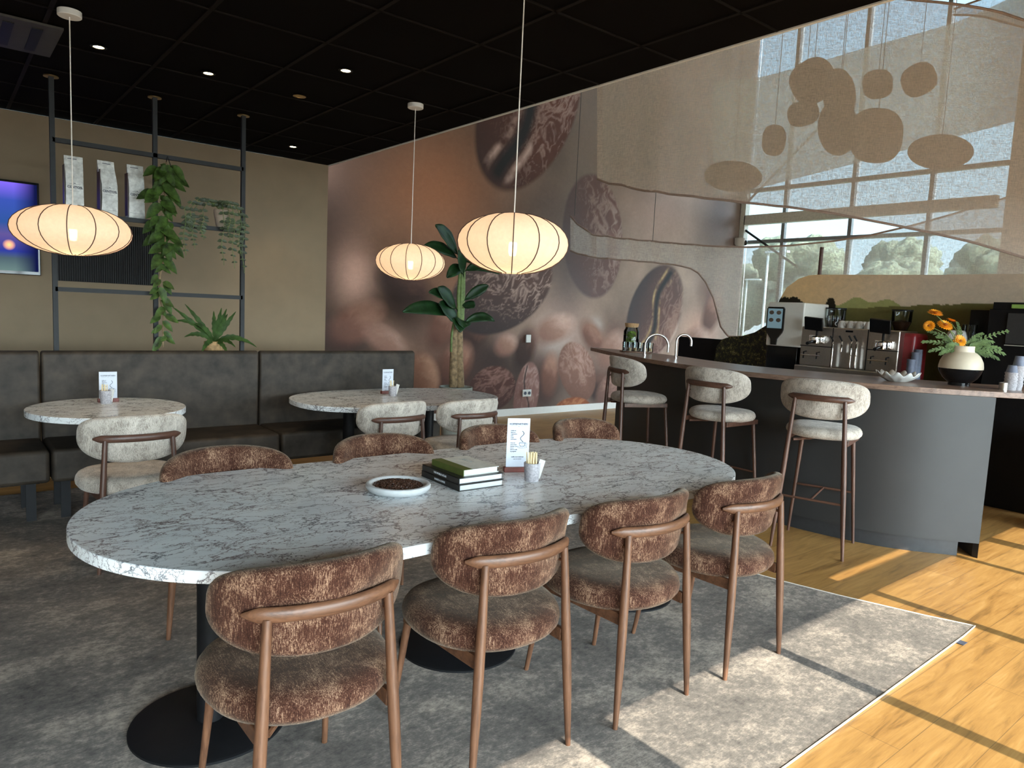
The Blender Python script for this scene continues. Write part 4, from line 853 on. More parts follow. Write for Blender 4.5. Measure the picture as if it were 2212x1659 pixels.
for i, (fx_, fy_, r_, nrm, lab) in enumerate(((2020, 677, 16, (-.2, -.3, 1), 'orange flower standing highest in the vase'), (2007, 704, 12, (-1, -.2, .2), 'orange flower seen edge-on at the left of the vase'), (2041, 703, 17, (-.3, -.5, .8), 'large orange flower in the middle of the bouquet'), (2054, 694, 14, (.1, -.3, 1), 'orange flower half hidden behind the large middle one'), (2073, 737, 15, (-.6, -.8, .3), 'low orange flower facing the room, just above the vase neck'))):
    c = P(fx_, fy_, D=DV+(.05 if i == 3 else -.02)); t_ = thing('orange_flower', lab, 'flower', c, 0, 'orange flowers in the vase'); s = r_/F*DV; nn = Vector(nrm).normalized(); q = nn.to_track_quat('Z', 'Y').to_matrix()
    mb = MB()
    for ring, (nr, rr_, zz, tilt) in enumerate(((20, 1.0, -.0, .0), (18, .86, .12, .25), (14, .66, .24, .5), (10, .42, .3, .8))):
        for j in range(nr):
            a = 2*PI*j/nr+ring*.3; d = Vector((math.cos(a), math.sin(a), tilt)); b = Vector((math.cos(a)*.12, math.sin(a)*.12, zz*.5))
            w_ = MB(); w_.leaf(b*s, d, rr_*s*.92, .34*s, .0, n=4, fold=.1); mb.add([q @ Vector(v) for v in w_.v], w_.f)
    mb.build('petals', M['orange'], t_); MB().ell(q @ Vector((0, 0, .16*s)), (.26*s, .26*s, .2*s), 12, 8).build('flower_centre', plain('brown_flower_centre', (.30, .09, .01), .8), t_)
    MB().tube([Vector((0, 0, 0))-nn*.004, (neck-c)*.5+Vector((0, 0, .02)), neck-c+Vector((0, 0, -.05))], .0028, 6).build('stem', M['greenstem'], t_)
def sprig(lab, tips, mat, seed, w=.035):
    t_ = thing('leafy_sprig', lab, 'foliage', neck); rr = random.Random(seed); ms = MB(); ml = MB()
    for tx2, ty2, dd in tips:
        e = P(tx2, ty2, D=DV+dd)-neck; m_ = e*.5+Vector((0, 0, .03)); pts_ = [Vector((0, 0, -.03))*(1-f)**2+m_*2*f*(1-f)+e*f*f for f in [i/10 for i in range(11)]]; ms.tube(pts_, .0018, 5)
        for i in range(3, 11):
            d = (pts_[i]-pts_[i-1]).normalized()
            for sgn in (-1, 1):
                sd = d.cross(Vector((-.6, -.8, .2))).normalized()*sgn; ml.leaf(pts_[i], d*.9+sd*(.9-.05*i)+Vector((0, 0, (rr.random()-.5)*.4)), w*(1.3-.06*i), w*.40, .15, up=(-.6, -.7, .5), n=4)
        ml.leaf(pts_[-1]-d*.01, d, w*1.2, w*.5, .1, up=(-.6, -.7, .5), n=4)
    ms.build('stems', M['greenstem'], t_); ml.build('leaves', mat, t_)
sprig('green leaf sprigs spreading left out of the vase', [(1999, 738, 0), (2010, 716, .03), (2013, 757, -.05), (2035, 762, -.06), (2030, 728, 0), (2069, 700, .05), (2050, 745, -.06)], M['sage'], 1)
sprig('broad pale green leaf sprigs arching right out of the vase', [(2120, 722, .05), (2140, 738, 0), (2155, 752, -.03), (2163, 762, -.05), (2150, 772, -.06), (2172, 716, .05), (2130, 745, -.06), (2110, 735, 0), (2125, 765, -.05)], M['sage'], 2, .04)
# scalloped bowl
p = P(1938, 824, Z=ZB); mb = MB(); r0 = .135; n = 96; rows = []
for f, rr_, zz in ((0, .0, .006), (.1, .45, .006), (.3, .52, .012), (.6, .78, .034), (1, 1.0, .062)):
    rows.append([(r0*rr_*(1+.05*f*math.sin(11*a))*math.cos(a)*1.12, r0*rr_*(1+.05*f*math.sin(11*a))*math.sin(a), zz+.014*f*f*math.sin(11*a)) for a in [2*PI*k_/n for k_ in range(n+1)]])
mb.grid(rows); o = mb.build('scalloped_bowl', M['whitegloss'], loc=(p.x, p.y, ZB)); so = o.modifiers.new('s', 'SOLIDIFY'); so.thickness = .006; so.offset = 1
tag(o, 'white wavy-edged ceramic bowl on the bar', 'bowl')
mb = None
# glass jar with moss, little glasses on a wooden tray, tap(s)
p = P(1363, 762, Z=ZB); J = P(1364, 740, D=(p-EYE).dot(fw)); DJ = (p-EYE).dot(fw); s = DJ/F
tray = thing('serving_tray', 'oval wooden tray on the left end of the bar', 'tray', (P(1373, 761, Z=ZB).x, P(1373, 761, Z=ZB).y, ZB), -yaw); MB().prism(ellipse(.17, .09, 40), 0, .012).build('board', M['walnutx'], tray, bevel=.003)
jl = (P(1364, 757, Z=ZB+.012))
jt = thing('lidded_glass_jar', 'tall glass jar with a cork lid and moss inside, on the tray', 'jar', (jl.x+.05, jl.y+.06, ZB+.012)); MB().lathe([(0, .0), (.078, 0), (.083, .01), (.083, .205), (.066, .235), (.066, .255), (.062, .255), (.062, .235), (.079, .205), (.079, .012), (0, .008)], 32).build('glass_body', M['glass'], jt)
MB().lathe([(0, .243), (.060, .243), (.072, .258), (.074, .288), (0, .290)], 28).build('cork_lid', M['cork'], jt)
mb = MB(); rr = random.Random(4); [mb.leaf(((rr.random()-.5)*.085, (rr.random()-.5)*.085, .06+rr.random()*.12), (rr.random()-.5, rr.random()-.5, rr.random()-.2), .045, .03, .2, n=4) for _ in range(130)]; mb.build('moss', plain('bright_moss', (.16, .26, .03), .8, var=.5, scale=40), jt)
for i, dx in enumerate((-.13, -.075, -.02, .035, .09, .14)):
    q = tray.location+Vector((cr.x, cr.y, 0))*dx+Vector((-.045*cr.y*0-.03, -.045, 0)); t_ = thing('small_glass', 'small stemless glass on the wooden tray, %s of six' % ORD[i], 'glass', (q.x, q.y, ZB+.012), 0, 'small glasses on the tray')
    MB().lathe([(0, 0), (.024, 0), (.027, .095), (.025, .095), (.022, .006), (0, .004)], 20).build('glass_body', M['glass'], t_); MB().lathe([(0, .006), (.0195, .006), (.0205, .035), (0, .036)], 16).build('contents', [M['bean'], M['kraft'], M['cork']][i % 3], t_)
def tap(px, py, X_, rpx, hpx, lab, dirn, z0=None):
    b = P(px, py, Z=ZB); t_ = thing('swan_neck_tap', lab, 'tap', (b.x, b.y, ZB-.0)); s = (b-EYE).dot(fw)/F; r = rpx*s; hh = hpx*s; d = Vector(dirn).normalized(); pts_ = [Vector((0, 0, 0)), Vector((0, 0, hh*.5)), Vector((0, 0, hh))]
    for i in range(1, 15): a = PI*i/14; pts_.append(Vector((0, 0, hh))+d*(r-r*math.cos(a))+Vector((0, 0, r*math.sin(a))))
    pts_.append(pts_[-1]+Vector((0, 0, -r*.5))); MB().tube(pts_, .0115, 12).build('spout', M['chrome'], t_); MB().lathe([(0, 0), (.02, 0), (.02, .012), (0, .012)], 16).build('base_ring', M['chrome'], t_)
tap(1392, 768, None, 25, 22, 'matt swan-neck tap beside the glass jar on the bar', (cr.x, cr.y, 0)); tap(1459, 774, None, 16, 36, 'thin chrome swan-neck tap in the middle of the bar', (cr.x, cr.y, 0))
# ------------------------------------------------------------------ back bar
XM = 6.95
def Q(px, py, X_=XM): return P(px, py, X=X_)
yf0 = P(2142, 668, X=7.1).y+.01; LC = 4.50-yf0; bkc = thing('back_counter', 'black back counter behind the bar carrying the machines', 'counter', (7.2, (4.5+yf0)/2, 0)); MB().box((0, 0, .43), (.62, LC, .86)).build('body', M['black'], bkc, smooth=False); MB().box((-.02, 0, .875), (.68, LC, .03)).build('worktop', M['blackgloss'], bkc, bevel=.003)
ZC = .89
# landscape print panels
def printed_panel(name, outline, yz0, x, col_fn, lab, cat_, res=.011, thick=.04):
    ys = [p[0] for p in outline]; zs_ = [p[1] for p in outline]
    import bmesh
    bm_ = bmesh.new(); y0, y1, z0, z1 = min(ys), max(ys), min(zs_), max(zs_); ny = int((y1-y0)/res); nz_ = int((z1-z0)/res)
    # columns of quads clipped to the outline's top and bottom at each column
    def span(y):
        xs_ = []
        for i in range(len(outline)):
            a, b = outline[i], outline[(i+1) % len(outline)]
            if (a[0]-y)*(b[0]-y) <= 0 and a[0] != b[0]: xs_.append(a[1]+(b[1]-a[1])*(y-a[0])/(b[0]-a[0]))
        return (min(xs_), max(xs_)) if xs_ else (z0, z0)
    cols = []
    for i in range(ny+1):
        y = lerp(y0+1e-4, y1-1e-4, i/ny); a, b = span(y); cols.append([(y, lerp(a, b, j/nz_)) for j in range(nz_+1)])
    vs = []; fs = []; cc = []
    for side in (0, 1):
        for c_ in cols:
            for y, z in c_: vs.append((x+side*thick, y, z)); cc.append(col_fn(y, z))
    m_ = nz_+1; N = len(cols)*m_
    for i in range(len(cols)-1):
        for j in range(nz_): a = i*m_+j; fs.append((a, a+m_, a+m_+1, a+1)); fs.append((N+a, N+a+1, N+a+m_+1, N+a+m_))
        a = i*m_; fs.append((a, N+a, N+a+m_, a+m_)); a = i*m_+nz_; fs.append((a, a+m_, N+a+m_, N+a))
    for j in range(nz_): fs.append((j, j+1, N+j+1, N+j)); a = (len(cols)-1)*m_+j; fs.append((a, N+a, N+a+1, a+1))
    me = bpy.data.meshes.new(name); me.from_pydata(vs, [], fs); me.update(); at_ = me.color_attributes.new('print', 'FLOAT_COLOR', 'POINT')
    at_.data.foreach_set('color', np.array([(*c_, 1) for c_ in cc]).ravel()); o = bpy.data.objects.new(name, me); C.objects.link(o); return o
def hnoise(y, s, seed=0):
    v = 0
    for k in range(1, 6): v += math.sin(y*s*k*1.7+seed*3.1+k*k)/k
    return v
def landscape(y, z):
    # far hills, near tree line, sky
    sky = lin((184, 158, 122))*(1-min(1, max(0, (y-1.5)/3)))*.0+lin((214, 196, 174))*min(1, max(0, (4.2-y)/1.3))+lin((240, 204, 152))*(1-min(1, max(0, (4.2-y)/1.3)))
    hill = 1.665+.125*math.exp(-((y-3.60)/.13)**2)+.115*math.exp(-((y-3.30)/.17)**2)+.03*math.exp(-((y-3.8)/.15)**2)+.003*hnoise(y, 6)
    line = 1.668+.078*max(0, min(1.2, (3.84-y)/1.1))+.004*hnoise(y, 9, 2)+.05*max(0, min(1, (y-3.9)/.3))
    tree_ = 1.70+.09*math.exp(-((y-4.36)/.17)**4)*(1+.1*hnoise(y, 25, 4))+.09*math.exp(-((y-3.88)/.05)**4)
    if z < tree_ and (y > 4.15 or 3.82 < y < 3.94) and z > 1.60: return lin((40, 34, 22))
    if z < line: f = max(0, min(1, (line-z)/.5)); return lin((112, 106, 60))*(1-f)+lin((84, 78, 44))*f if y > 2.3 else lin((104, 84, 58))
    if z < hill: return lin((164, 164, 104))
    return sky
def ol(pts, X_): return [(P(a, b, X=X_).y, P(a, b, X=X_).z) for a, b in pts]
o1 = ol([(1672, 800), (1673, 740), (1679, 690), (1688, 650), (1704, 622), (1730, 603), (1752, 595.5), (1772, 594), (2049, 594.5)], 7.6); o1 += [(o1[-1][0], .895), (o1[0][0], .895)]
o = printed_panel('landscape_screen', o1, None, 7.55, landscape, '', ''); o.data.materials.append(vcol('landscape_print', .6, .25)); tag(o, 'rounded back screen printed with green hills and a warm sky', 'screen')
yS = P(2049, 594.5, X=7.6).y; o2 = [(yS, .895), (yS, 2.03), (.4, 2.03), (.4, .895)]
o = printed_panel('landscape_screen', o2, None, 7.55, landscape, '', ''); o.data.materials.append(bpy.data.materials['landscape_print']); tag(o, 'right-hand back screen with brown-green tree line, at the picture edge', 'screen')
a_ = P(1770, 531, X=7.5); b_ = P(1763, 594, X=7.57); tag(MB().tube([(0, 0, 0), (0, 0, a_.z)], .02, 12).build('support_post', plain('red_brown_post', (.10, .05, .04), .5), loc=(7.64, b_.y, 0)), 'thin red-brown post rising behind the landscape screen to the cloth', 'post')
# black half wall and foliage-print board left of the machines
q0, q1 = P(1472, 727, X=7.5), P(1640, 727, X=7.5); q1.y = max(q1.y, 4.6); tag(MB().box((7.5, (q0.y+q1.y)/2-.0, q0.z/2), (.1, q0.y-q1.y, q0.z)).build('half_wall', M['black'], smooth=False, loc=(0, 0, 0)), 'low black partition between the mural and the white dispenser', 'partition')
t = NT('foliage_print'); n1 = t.noise(t.obj(), 30, 6, .8); c = t.ramp(n1.outputs['Fac'], [(.40, (.006, .006, .006)), (.52, (.02, .022, .01)), (.60, (.18, .16, .03)), (.68, (.45, .42, .33))]); t.pbsdf(c, .5)
o3 = ol([(1545, 830), (1543, 780), (1548, 748), (1560, 733), (1578, 727), (1602, 726), (1630, 718), (1660, 700), (1660, 830)], 7.35)
mb = MB(); mb.slab([(7.35, y, z) for y, z in o3], (.04, 0, 0)); tag(mb.build('foliage_board', t.m, smooth=False), 'rounded dark board with yellow-green leaf speckle behind the bar', 'board')
# white touch-screen dispenser
dl = Q(1655, 652); dr = Q(1722, 655); db = Q(1650, 745); bt = Q(1645, 830)
dsp = thing('drinks_dispenser', 'tall white drinks dispenser with a touch screen on a black base', 'drinks machine', (XM, (dl.y+dr.y)/2, ZC)); wy = dl.y-dr.y; zt_ = dl.z-ZC; zb_ = db.z-ZC
MB().box((.25, -.06, (zb_+zt_)/2), (.50, wy+.05, zt_-zb_)).build('white_housing', plain('cream_white_plastic', (.74, .72, .66), .4, var=.02), dsp, bevel=.012)
MB().box((.25, -.03, zb_/2), (.44, wy, zb_)).build('black_base', M['blackgloss'], dsp, bevel=.01)
sy0 = Q(1660, 665).y-dsp.location.y; sy1 = Q(1697, 665).y-dsp.location.y; z1_ = Q(1680, 663).z-ZC; z0_ = Q(1676, 712).z-ZC
sc0 = (sy0+sy1)/2; hw_ = (sy0-sy1)/2; zz = z0_
outl = [(hw_*.86, z1_), (hw_, z1_-.02), (hw_, zz), (hw_*.9, zz-.03), (hw_*.35, zz-.10), (hw_*.3, zz-.16), (-hw_*.3, zz-.16), (-hw_*.35, zz-.10), (-hw_*.9, zz-.03), (-hw_, zz), (-hw_, z1_-.02), (-hw_*.86, z1_)]
MB().slab([(-.001, sc0+y, z) for y, z in outl], (-.02, 0, 0)).build('screen_bezel', M['blackgloss'], dsp, smooth=False)
scr = emis('touch_screen', (.14, .22, .25), .5)
MB().box((-.022, sc0, (z1_+zz)/2-.002), (.003, hw_*1.7, (z1_-zz)*.86)).build('touch_screen', scr, dsp, smooth=False)
mb = MB(); hz = (z1_-zz)
for iy in (-.42, .42):
    for iz, in ((.25,), (-.08,)): mb.ell((-.024, sc0+iy*hw_, (z1_+zz)/2+iz*hz), (.001, hw_*.28, hz*.09), 12, 6)
mb.build('drink_icons', plain('icon_dark', (.12, .09, .07), .5), dsp, smooth=False)
# espresso machine
el = Q(1733, 700); er = Q(1945, 715); yc = (el.y+er.y)/2; wE = el.y-er.y; zb0 = Q(1835, 797).z
es = thing('espresso_machine', 'brushed steel espresso machine with two black tablets and two groups', 'espresso machine', (XM, yc, ZC)); zt_ = Q(1870, 711).z-ZC; z0_ = zb0-ZC
def E_(px, py): v = Q(px, py); return Vector((0, v.y-yc, v.z-ZC))
MB().box((.20, 0, (z0_+zt_)/2), (.40, wE, zt_-z0_)).build('body', M['steel'], es, bevel=.012)
MB().box((.13, 0, z0_/2), (.44, wE*1.0, z0_)).build('drip_tray', M['steel'], es, bevel=.01)
mb = MB()
y1, y2 = E_(1797, 750).y, E_(1873, 750).y
for y in (y1, y2): mb.box((-.002, y, (z0_+zt_)/2), (.006, .008, (zt_-z0_)*.98))
za = E_(1765, 748).z; zb2 = E_(1905, 757).z
mb.box((-.002, (wE/2+y1)/2, za), (.006, wE/2-y1, .008)); mb.box((-.002, (-wE/2+y2)/2, zb2), (.006, wE/2+y2, .008)); mb.box((-.003, E_(1835, 716).y, E_(1835, 716).z), (.006, .07, .018)); mb.build('panel_seams', M['black'], es, smooth=False)
for px, py, lab in ((1769, 700, 'x'), (1912, 705, 'y')):
    c = E_(px, py); MB().box((-.10, c.y, c.z), (.025, .19, .135), m=Matrix.Rotation(-.35, 3, 'Y') @ Matrix.Rotation(.08, 3, 'X')).build('tablet_screen', M['blackgloss'], es, bevel=.006); MB().tube([(-.06, c.y-.02, c.z-.04), (-.06, c.y-.02, c.z-.13), (.0, c.y-.02, c.z-.16)], .012, 8).build('tablet_arm', M['black'], es)
for px, py in ((1768, 733), (1912, 745)):
    c = E_(px, py); g = MB().lathe([(0, 0), (.052, 0), (.058, .02), (.055, .06), (.04, .075), (0, .08)], 24, (-.07, c.y, c.z-.04)).build('group_head', M['chrome'], es); MB().box((-.012, c.y+.01, c.z), (.02, .17, .085)).build('group_plate', M['chrome'], es, bevel=.01)
    MB().tube([(-.11, c.y, c.z-.02), (-.25, c.y-.02, c.z-.04)], [.012, .016], 10).build('portafilter_handle', M['black'], es)
for px in (1806, 1825, 1846, 1857):
    c = E_(px, 738); MB().tube([(0, c.y, c.z), (-.05, c.y, c.z), (-.06, c.y, c.z-.03), (-.06, c.y, c.z-(.10 if px == 1825 else .26))], .007, 8).build('steam_wand', M['chrome'], es); MB().tube([(-.05, c.y, c.z), (-.06, c.y+.03, c.z+.055)], [.006, .009], 8).build('lever', M['black'], es)
for px, py in ((1755, 767), (1902, 779)):
    c = E_(px, py); MB().tube([(-.05, c.y+.10, c.z), (-.05, c.y-.10, c.z)], .009, 10).build('handle_bar', M['chrome'], es)
    for s in (-1, 1): MB().tube([(0, c.y+s*.07, c.z+.035), (-.05, c.y+s*.07, c.z+.03), (-.05, c.y+s*.07, c.z-.035)], .007, 8).build('handle_bracket', M['black'], es)
ZE = ZC+zt_
def cupmb(r=.036, h=.062): return MB().lathe([(0, 0), (r*.95, 0), (r, .004), (r*.98, h*.45), (r*.72, h*.85), (r*.5, h*.97), (0, h)], 24)
def wcup(loc, lab, grp, s=1.0):
    t_ = thing('espresso_cup', lab, 'cup', loc, 0, grp); cupmb(.036*s, .066*s).build('bowl', M['whitegloss'], t_)
    MB().tube([Vector((-.03*s-.014*s*math.sin(a)*.0, .034*s+.016*s*math.sin(a), .034*s+.016*s*math.cos(a))) for a in [PI*k_/8 for k_ in range(9)]], .0035, 6).build('handle', M['whitegloss'], t_)
for i, px in enumerate((1819, 1829, 1838, 1848, 1857, 1867, 1877)):
    v = P(px, 705, X=XM+.09+(.12 if i % 2 else 0)); wcup((v.x, v.y, ZE), 'white cup upside down on the espresso machine, %s of seven' % ORD[i], 'white cups on the espresso machine', 1.12)
for i, px in enumerate((1792, 1797, 1803)):
    v = P(px, 700, X=XM+.2); tag(MB().lathe([(.028, 0), (.03, .12), (.0, .12)], 18).build('tall_glass', M['glass'], loc=(v.x+.04*i, v.y, ZE)), 'clear glass upside down on the espresso machine, %s of three' % ORD[i], 'glass', 'clear glasses on the espresso machine')
for px0, px1, py0, lab in ((1775, 1825, 664, 'left coffee grinder hopper behind the espresso machine'), (1917, 1970, 668, 'right coffee grinder hopper behind the espresso machine')):
    a_, b_ = P(px0, py0, X=7.38), P(px1, py0, X=7.38); t_ = thing('coffee_grinder', lab, 'coffee grinder', (7.45, (a_.y+b_.y)/2, ZC)); hz = a_.z-ZC; wv = (a_.y-b_.y)/2*.8
    MB().box((0, 0, (hz-.22)/2), (.15, .16, hz-.22)).build('body', M['black'], t_, bevel=.01); MB().lathe([(.05, hz-.22), (wv, hz-.12), (wv, hz-.01)], 28).build('hopper', M['glass'], t_); MB().lathe([(0, hz-.012), (wv*1.06, hz-.012), (wv*1.06, hz), (0, hz)], 28).build('lid', M['black'], t_)
    MB().lathe([(.045, hz-.215), (wv*.92, hz-.12), (0, hz-.10)], 24).build('beans', M['bean'], t_)
a_, b_ = P(1946, 715, X=7.15), P(1982, 715, X=7.15)
rd = thing('red_grinder', 'dark red machine standing right of the espresso machine', 'machine', (7.2, (a_.y+b_.y)/2-.035, ZC)); MB().box((0, 0, (a_.z-ZC)/2-.015), (.30, (a_.y-b_.y)*.94, a_.z-ZC)).build('housing', M['red'], rd, bevel=.035); MB().ell((-.152, .05, a_.z-ZC-.1), (.006, .008, .008), 8, 6).build('screw', M['chrome'], rd)
# stacks of paper cups by the red machine
for i, (px, py0, lab) in enumerate(((1969, 775, 'short stack of blue-grey paper cups right of the red machine'), (1979, 760, 'taller stack of blue-grey paper cups right of the red machine'), (1985, 754, 'tallest stack of blue-grey paper cups right of the red machine'))):
    v = P(px, py0, X=6.98-.06*(i == 0)+.05*i); t_ = thing('paper_cup_stack', lab, 'cup stack', (v.x, v.y, ZC)); hz = v.z-ZC; mb = MB(); n = max(3, int(hz/.05))
    for k_ in range(n): mb.lathe([(.026, 0), (.037, .09)], 20, (0, 0, k_*(hz-.09)/n)); 
    mb.lathe([(.037, hz-.005), (.026, hz-.09)][::-1], 20); mb.lathe([(0, hz-.1), (.03, hz-.1)], 16); mb.build('cups', M['bluecup'], t_)
# black bean-to-cup machine with cups on top
a_, b_ = P(2035, 743, X=6.95), P(2140, 745, X=6.95); bmz = P(2090, 741, X=6.95)
bt_ = thing('black_coffee_machine', 'wide black coffee machine behind the flower vase', 'coffee machine', (7.2, (a_.y+b_.y)/2, ZC)); hz = bmz.z-ZC; wv = (a_.y-b_.y)*.94
MB().box((0, 0, hz-.06), (.46, wv, .12)).build('top_unit', M['blackgloss'], bt_, bevel=.006); MB().box((.14, 0, hz/2), (.18, wv, hz)).build('back_unit', M['black'], bt_, bevel=.006); MB().box((0, 0, .03), (.44, wv, .06)).build('drip_tray', M['blackgloss'], bt_, bevel=.006); MB().box((-.15, -.02, .30), (.012, .012, .26)).build('milk_pipe', M['chrome'], bt_)
for i, px in enumerate((2058, 2074)):
    v = P(px, 735, X=7.1); wcup((v.x, v.y, ZC+hz), 'white cup upside down on the black coffee machine, %s' % ['left one', 'right one beside the tumblers'][i], 'white cups on the black machine', 1.6)
for i, px in enumerate((2085, 2092, 2099)):
    v = P(px, 735, X=7.12); tag(MB().lathe([(.030, 0), (.034, .16), (.0, .16)], 18).build('tall_glass', M['glass'], loc=(v.x, v.y, ZC+hz)), 'clear tumbler on the black coffee machine, %s of three' % ORD[i], 'glass', 'clear tumblers on the black machine')
v0, v1 = P(2106, 670, X=7.3), P(2150, 670, X=7.3); t_ = thing('bean_container', 'smoked dark bean container above the black coffee machine', 'container', (7.3, (v0.y+v1.y)/2, ZC+hz)); MB().box((0, 0, (v0.z-ZC-hz)/2), (.2, v0.y-v1.y, v0.z-ZC-hz)).build('bin', M['black'], t_, bevel=.005)
v0, v1 = P(2142, 668, X=7.1), P(2300, 668, X=7.1); fr_ = thing('black_fridge', 'tall black fridge unit with a grey door panel at the right edge', 'fridge', (7.3, (v0.y+v1.y)/2, 0)); hz = v0.z; wv = v0.y-v1.y
MB().box((0, 0, hz/2), (.5, wv, hz)).build('cabinet', M['black'], fr_, bevel=.005)
v2 = P(2176, 700, X=7.05); MB().box((-.255, (v2.y-(v0.y+v1.y)/2)-(.25), hz-.16), (.02, .5, .26)).build('door_panel', plain('dark_grey_door', (.035, .036, .038), .35), fr_, bevel=.004); MB().box((-.262, (v2.y-(v0.y+v1.y)/2)-.25, hz-.30), (.02, .5, .008)).build('chrome_strip', M['chrome'], fr_)
v3 = P(2154, 654, X=7.2); o = MB().box((0, 0, 0), (.35, .55, .10)); t_ = thing('storage_tray', 'black tray with a green oval mark on the fridge top', 'tray', (7.25, v3.y-.27, hz)); MB().box((0, 0, (v3.z-hz)/2), (.4, .5, v3.z-hz)).build('box', M['black'], t_, bevel=.004); v4 = P(2200, 662, X=7.04)
MB().box((-.21, v4.y-(v3.y-.27)-.03, v4.z-hz), (.012, .16, .035)).build('green_mark', plain('light_green_mark', (.25, .42, .10), .5), t_, bevel=.016)
# cups and bottles at the right picture edge, on the bar's end
for i, (px, py0, py1, r, lab) in enumerate(((2203, 770, 838, .040, 'tall stack of grey cups at the right picture edge of the bar'), (2190, 790, 838, .040, 'shorter stack of grey and blue cups at the right edge of the bar'), (2175, 826, 838, .026, 'small silver lidded pot at the right end of the bar'))):
    v = P(px, py1+6, Z=ZB); dd = (v-EYE).dot(fw); hgt = (P(px, py0, D=dd)-P(px, py1+6, D=dd)).length; t_ = thing(['grey_cup_stack', 'grey_cup_stack', 'small_pot'][i], lab, ['cup stack', 'cup stack', 'pot'][i], (v.x+.02, v.y+.03, ZB)); mb = MB()
    if i < 2:
        n = 5
        for k_ in range(n): mb.lathe([(r*.8, 0), (r, hgt*.22)], 22, (0, 0, k_*hgt*.62/n))
        mb.build('cups', M['concrete'], t_); MB().lathe([(r*.92, hgt*.66), (r*.62, hgt), (0, hgt)], 22).build('top_cup', M['bluecup'], t_)
    else: mb.lathe([(0, 0), (r, 0), (r, hgt*.9), (0, hgt)], 20); mb.build('pot', M['steel'], t_)
# lower side counter right of the bar, seen under the worktop
sd = thing('side_counter', 'low dark side counter beyond the right end of the bar', 'counter', (6.75, 1.0, 0)); MB().box((0, 0, .38), (.5, .9, .76)).build('body', M['black'], sd); MB().box((0, 0, .785), (.54, .96, .05)).build('worktop', plain('grey_stone_top', (.22, .22, .22), .3), sd)
# ------------------------------------------------------------------ sheer cloths and hanging pebbles
def sheet(name, lab, topc, botc, depth, mat, n=90, m=26, folds=None, hem=True, amp=.0):
    def itp(c, x):
        if x <= c[0][0]: return c[0][1]
        for a, b in zip(c, c[1:]):
            if x <= b[0]: return lerp(a[1], b[1], (x-a[0])/(b[0]-a[0]))
        return c[-1][1]
    x0 = max(topc[0][0], botc[0][0]); x1 = topc[-1][0]; t_ = thing(name, lab, 'sheer curtain', (0, 0, 0)); rows = []
    for j in range(m+1):
        r = []
        for i in range(n+1):
            f = i/n; px = lerp(x0, x1, f); d = itp(depth, px); y = lerp(itp(topc, px), itp(botc, px), j/m); q = P(px, y, D=d)
            w = amp*math.exp(-f*7)*math.sin(f*n*1.1)+.004*math.sin(f*40+j*.05)*math.exp(-f*3); r.append(q+fw*w)
        rows.append(r)
    ob = MB().grid(rows).build('cloth', mat, t_)
    if hem: MB().tube(rows[-1][::2], .012, 6).build('hem', M['hem'], t_); MB().tube(rows[0][::2], .012, 6).build('hem', M['hem'], t_)
    return t_
sheet('hanging_cloth', 'large beige sheer cloth curving across the top right, its lower edge in front', [(1290, 60), (1600, 40), (1840, -20), (1940, -6), (1962, -1), (2040, 6), (2100, 14), (2160, 26), (2212, 44), (2450, 130)],
      [(1283, 384), (1330, 399), (1400, 413), (1500, 425), (1612, 438), (1700, 447), (1800, 461), (1900, 480), (2000, 500), (2100, 523), (2212, 556), (2450, 640)],
      [(1283, 7.3), (1400, 6.9), (1600, 6.6), (1900, 6.4), (2212, 6.3), (2450, 6.3)], M['sail'], amp=.05)
sheet('hanging_cloth', 'pale sheer cloth with a cut-away lower edge, sweeping behind the bar', [(1230, 464), (1252, 487), (1276, 506), (1340, 515), (1440, 524), (1540, 532), (1612, 534), (1700, 531), (1800, 521), (1880, 508), (1975, 486), (2060, 462), (2150, 434), (2230, 410), (2450, 350)],
      [(1232, 541), (1262, 552), (1300, 558), (1400, 566), (1450, 571), (1480, 576), (1500, 583), (1518, 598), (1532, 622), (1543, 650), (1551, 688), (1560, 716), (1570, 726), (1600, 728), (1630, 722), (1660, 705), (1700, 720), (2000, 760), (2450, 790)],
      [(1230, 9.3), (1280, 9.0), (1500, 8.8), (1800, 8.7), (2212, 8.2), (2450, 8.0)], M['sail2'], n=150, amp=.05)
sheet('hanging_cloth', 'third sheer cloth high up near the glazed wall, behind the large one', [(1540, 176), (1640, 168), (1760, 136), (1870, 103), (2061, 50), (2114, 28), (2300, -60)],
      [(1540, 425), (1625, 410), (1843, 354), (2067, 295), (2198, 261), (2300, 236)], [(1540, 11.6), (2300, 9.0)], fabric_sheet('denser_linen', (0.72, 0.66, 0.58), 0.16), n=50, hem=False)
sheet('hanging_cloth', 'corner of another sheer cloth at the very top right', [(2060, 20), (2120, -2), (2212, -30), (2400, -60)], [(2060, 32), (2120, 34), (2212, 60), (2400, 110)], [(2060, 8.6), (2400, 8.0)], M['sail2'], n=20, m=6)
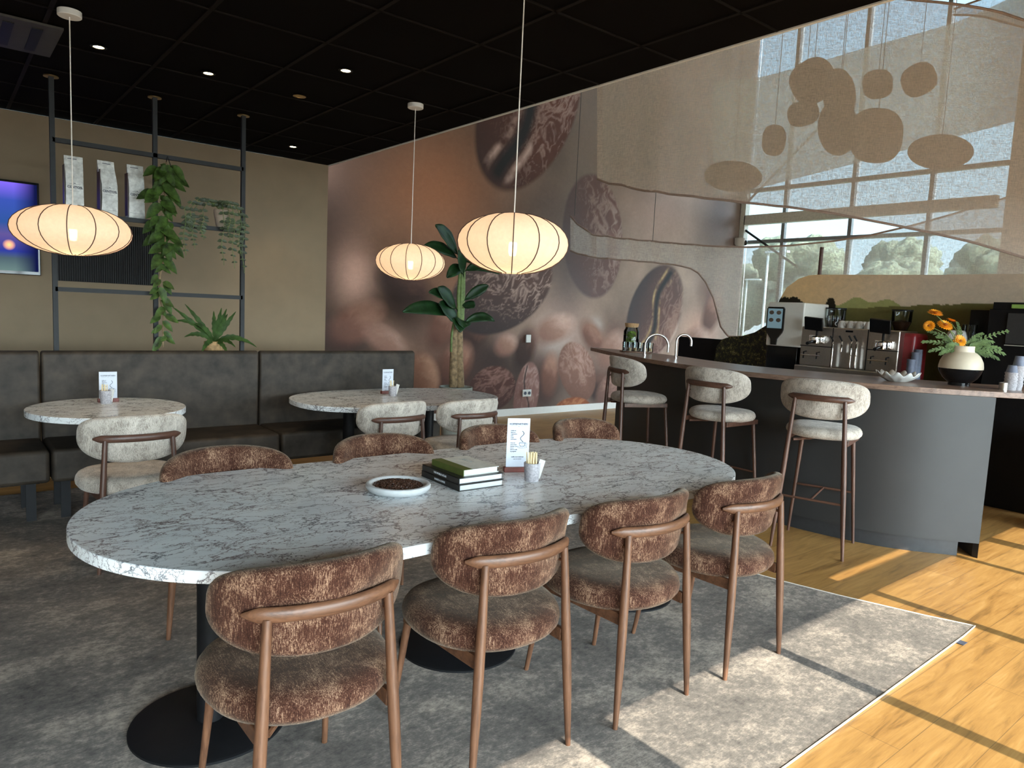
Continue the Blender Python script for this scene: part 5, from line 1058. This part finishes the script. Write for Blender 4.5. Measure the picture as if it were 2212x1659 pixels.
# cords of the cloth
cl2 = [o for o in bpy.data.objects if o.get('label', '').startswith('pale sheer cloth with')][0]
for (xa, ya, xb, yb, D_) in ((1256, 190, 1241, 466, 9.2), (1421, 400, 1410, 520, 8.85)):
    a_, b_ = P(xb, yb, D=D_), P(xa, ya, D=D_); MB().tube([(0, 0, 0), (0, 0, 6.9-a_.z)], .004, 5).build('hanging_cord', M['darkcord'], cl2, loc=(a_.x, a_.y, a_.z))
peb = [(1756, 175, 50, 46, .6, 9.6, 'large pebble-shaped hanging panel, upper left of the cluster'), (1735, 245, 35, 27, .3, 10.0, 'small pebble panel low on the left of the cluster'), (1813, 205, 36, 56, .2, 9.3, 'upright pebble panel in the middle of the cluster'),
       (1672, 303, 26, 33, 0, 9.8, 'small upright oval panel hanging alone at left'), (1896, 182, 33, 31, .2, 9.4, 'round hanging panel right of the cluster'), (1985, 172, 39, 34, .5, 9.2, 'tilted oval hanging panel farthest right at the top'),
       (1810, 275, 44, 60, .15, 9.7, 'tall pebble panel at the bottom left of the cluster'), (1893, 293, 58, 58, 0, 9.0, 'largest rounded-square hanging panel'), (2032, 328, 72, 37, .04, 9.0, 'wide flat oval hanging panel at right'), (1584, 381, 63, 33, -.02, 9.6, 'wide oval hanging panel by the mural edge')]
for px, py, a, b, an, D_, lab in peb:
    c = P(px, py, D=D_); s = D_/F; t_ = thing('hanging_pebble', lab, 'hanging panel', c, 0, 'pebble-shaped panels behind the sheer cloth')
    r3 = Vector((cr.x, cr.y, 0)).normalized(); d3 = Vector((fw.x, fw.y, 0)).normalized(); n = 40; vsq = []
    e = 2.0 if abs(a-b) > 8 else 2.5; rows = []
    for ring, (rho, w) in enumerate(((.001, -.03), (.7, -.03), (.95, -.02), (1, 0), (.95, .02), (.7, .03), (.001, .03))):
        r = []
        for k_ in range(n+1):
            th = 2*PI*k_/n; u = a*s*rho*math.copysign(abs(math.cos(th))**(2/e), math.cos(th)); v = b*s*rho*math.copysign(abs(math.sin(th))**(2/e), math.sin(th)); u2 = u*math.cos(an)-v*math.sin(an); v2 = u*math.sin(an)+v*math.cos(an)
            r.append(r3*u2+Vector((0, 0, v2))+d3*w)
        rows.append(r)
    MB().grid(rows).build('panel', M['felt'], t_); MB().tube([(0, 0, b*s*.9), (0, 0, max(.3, 6.85-c.z))], .004, 5).build('cord', M['darkcord'], t_)
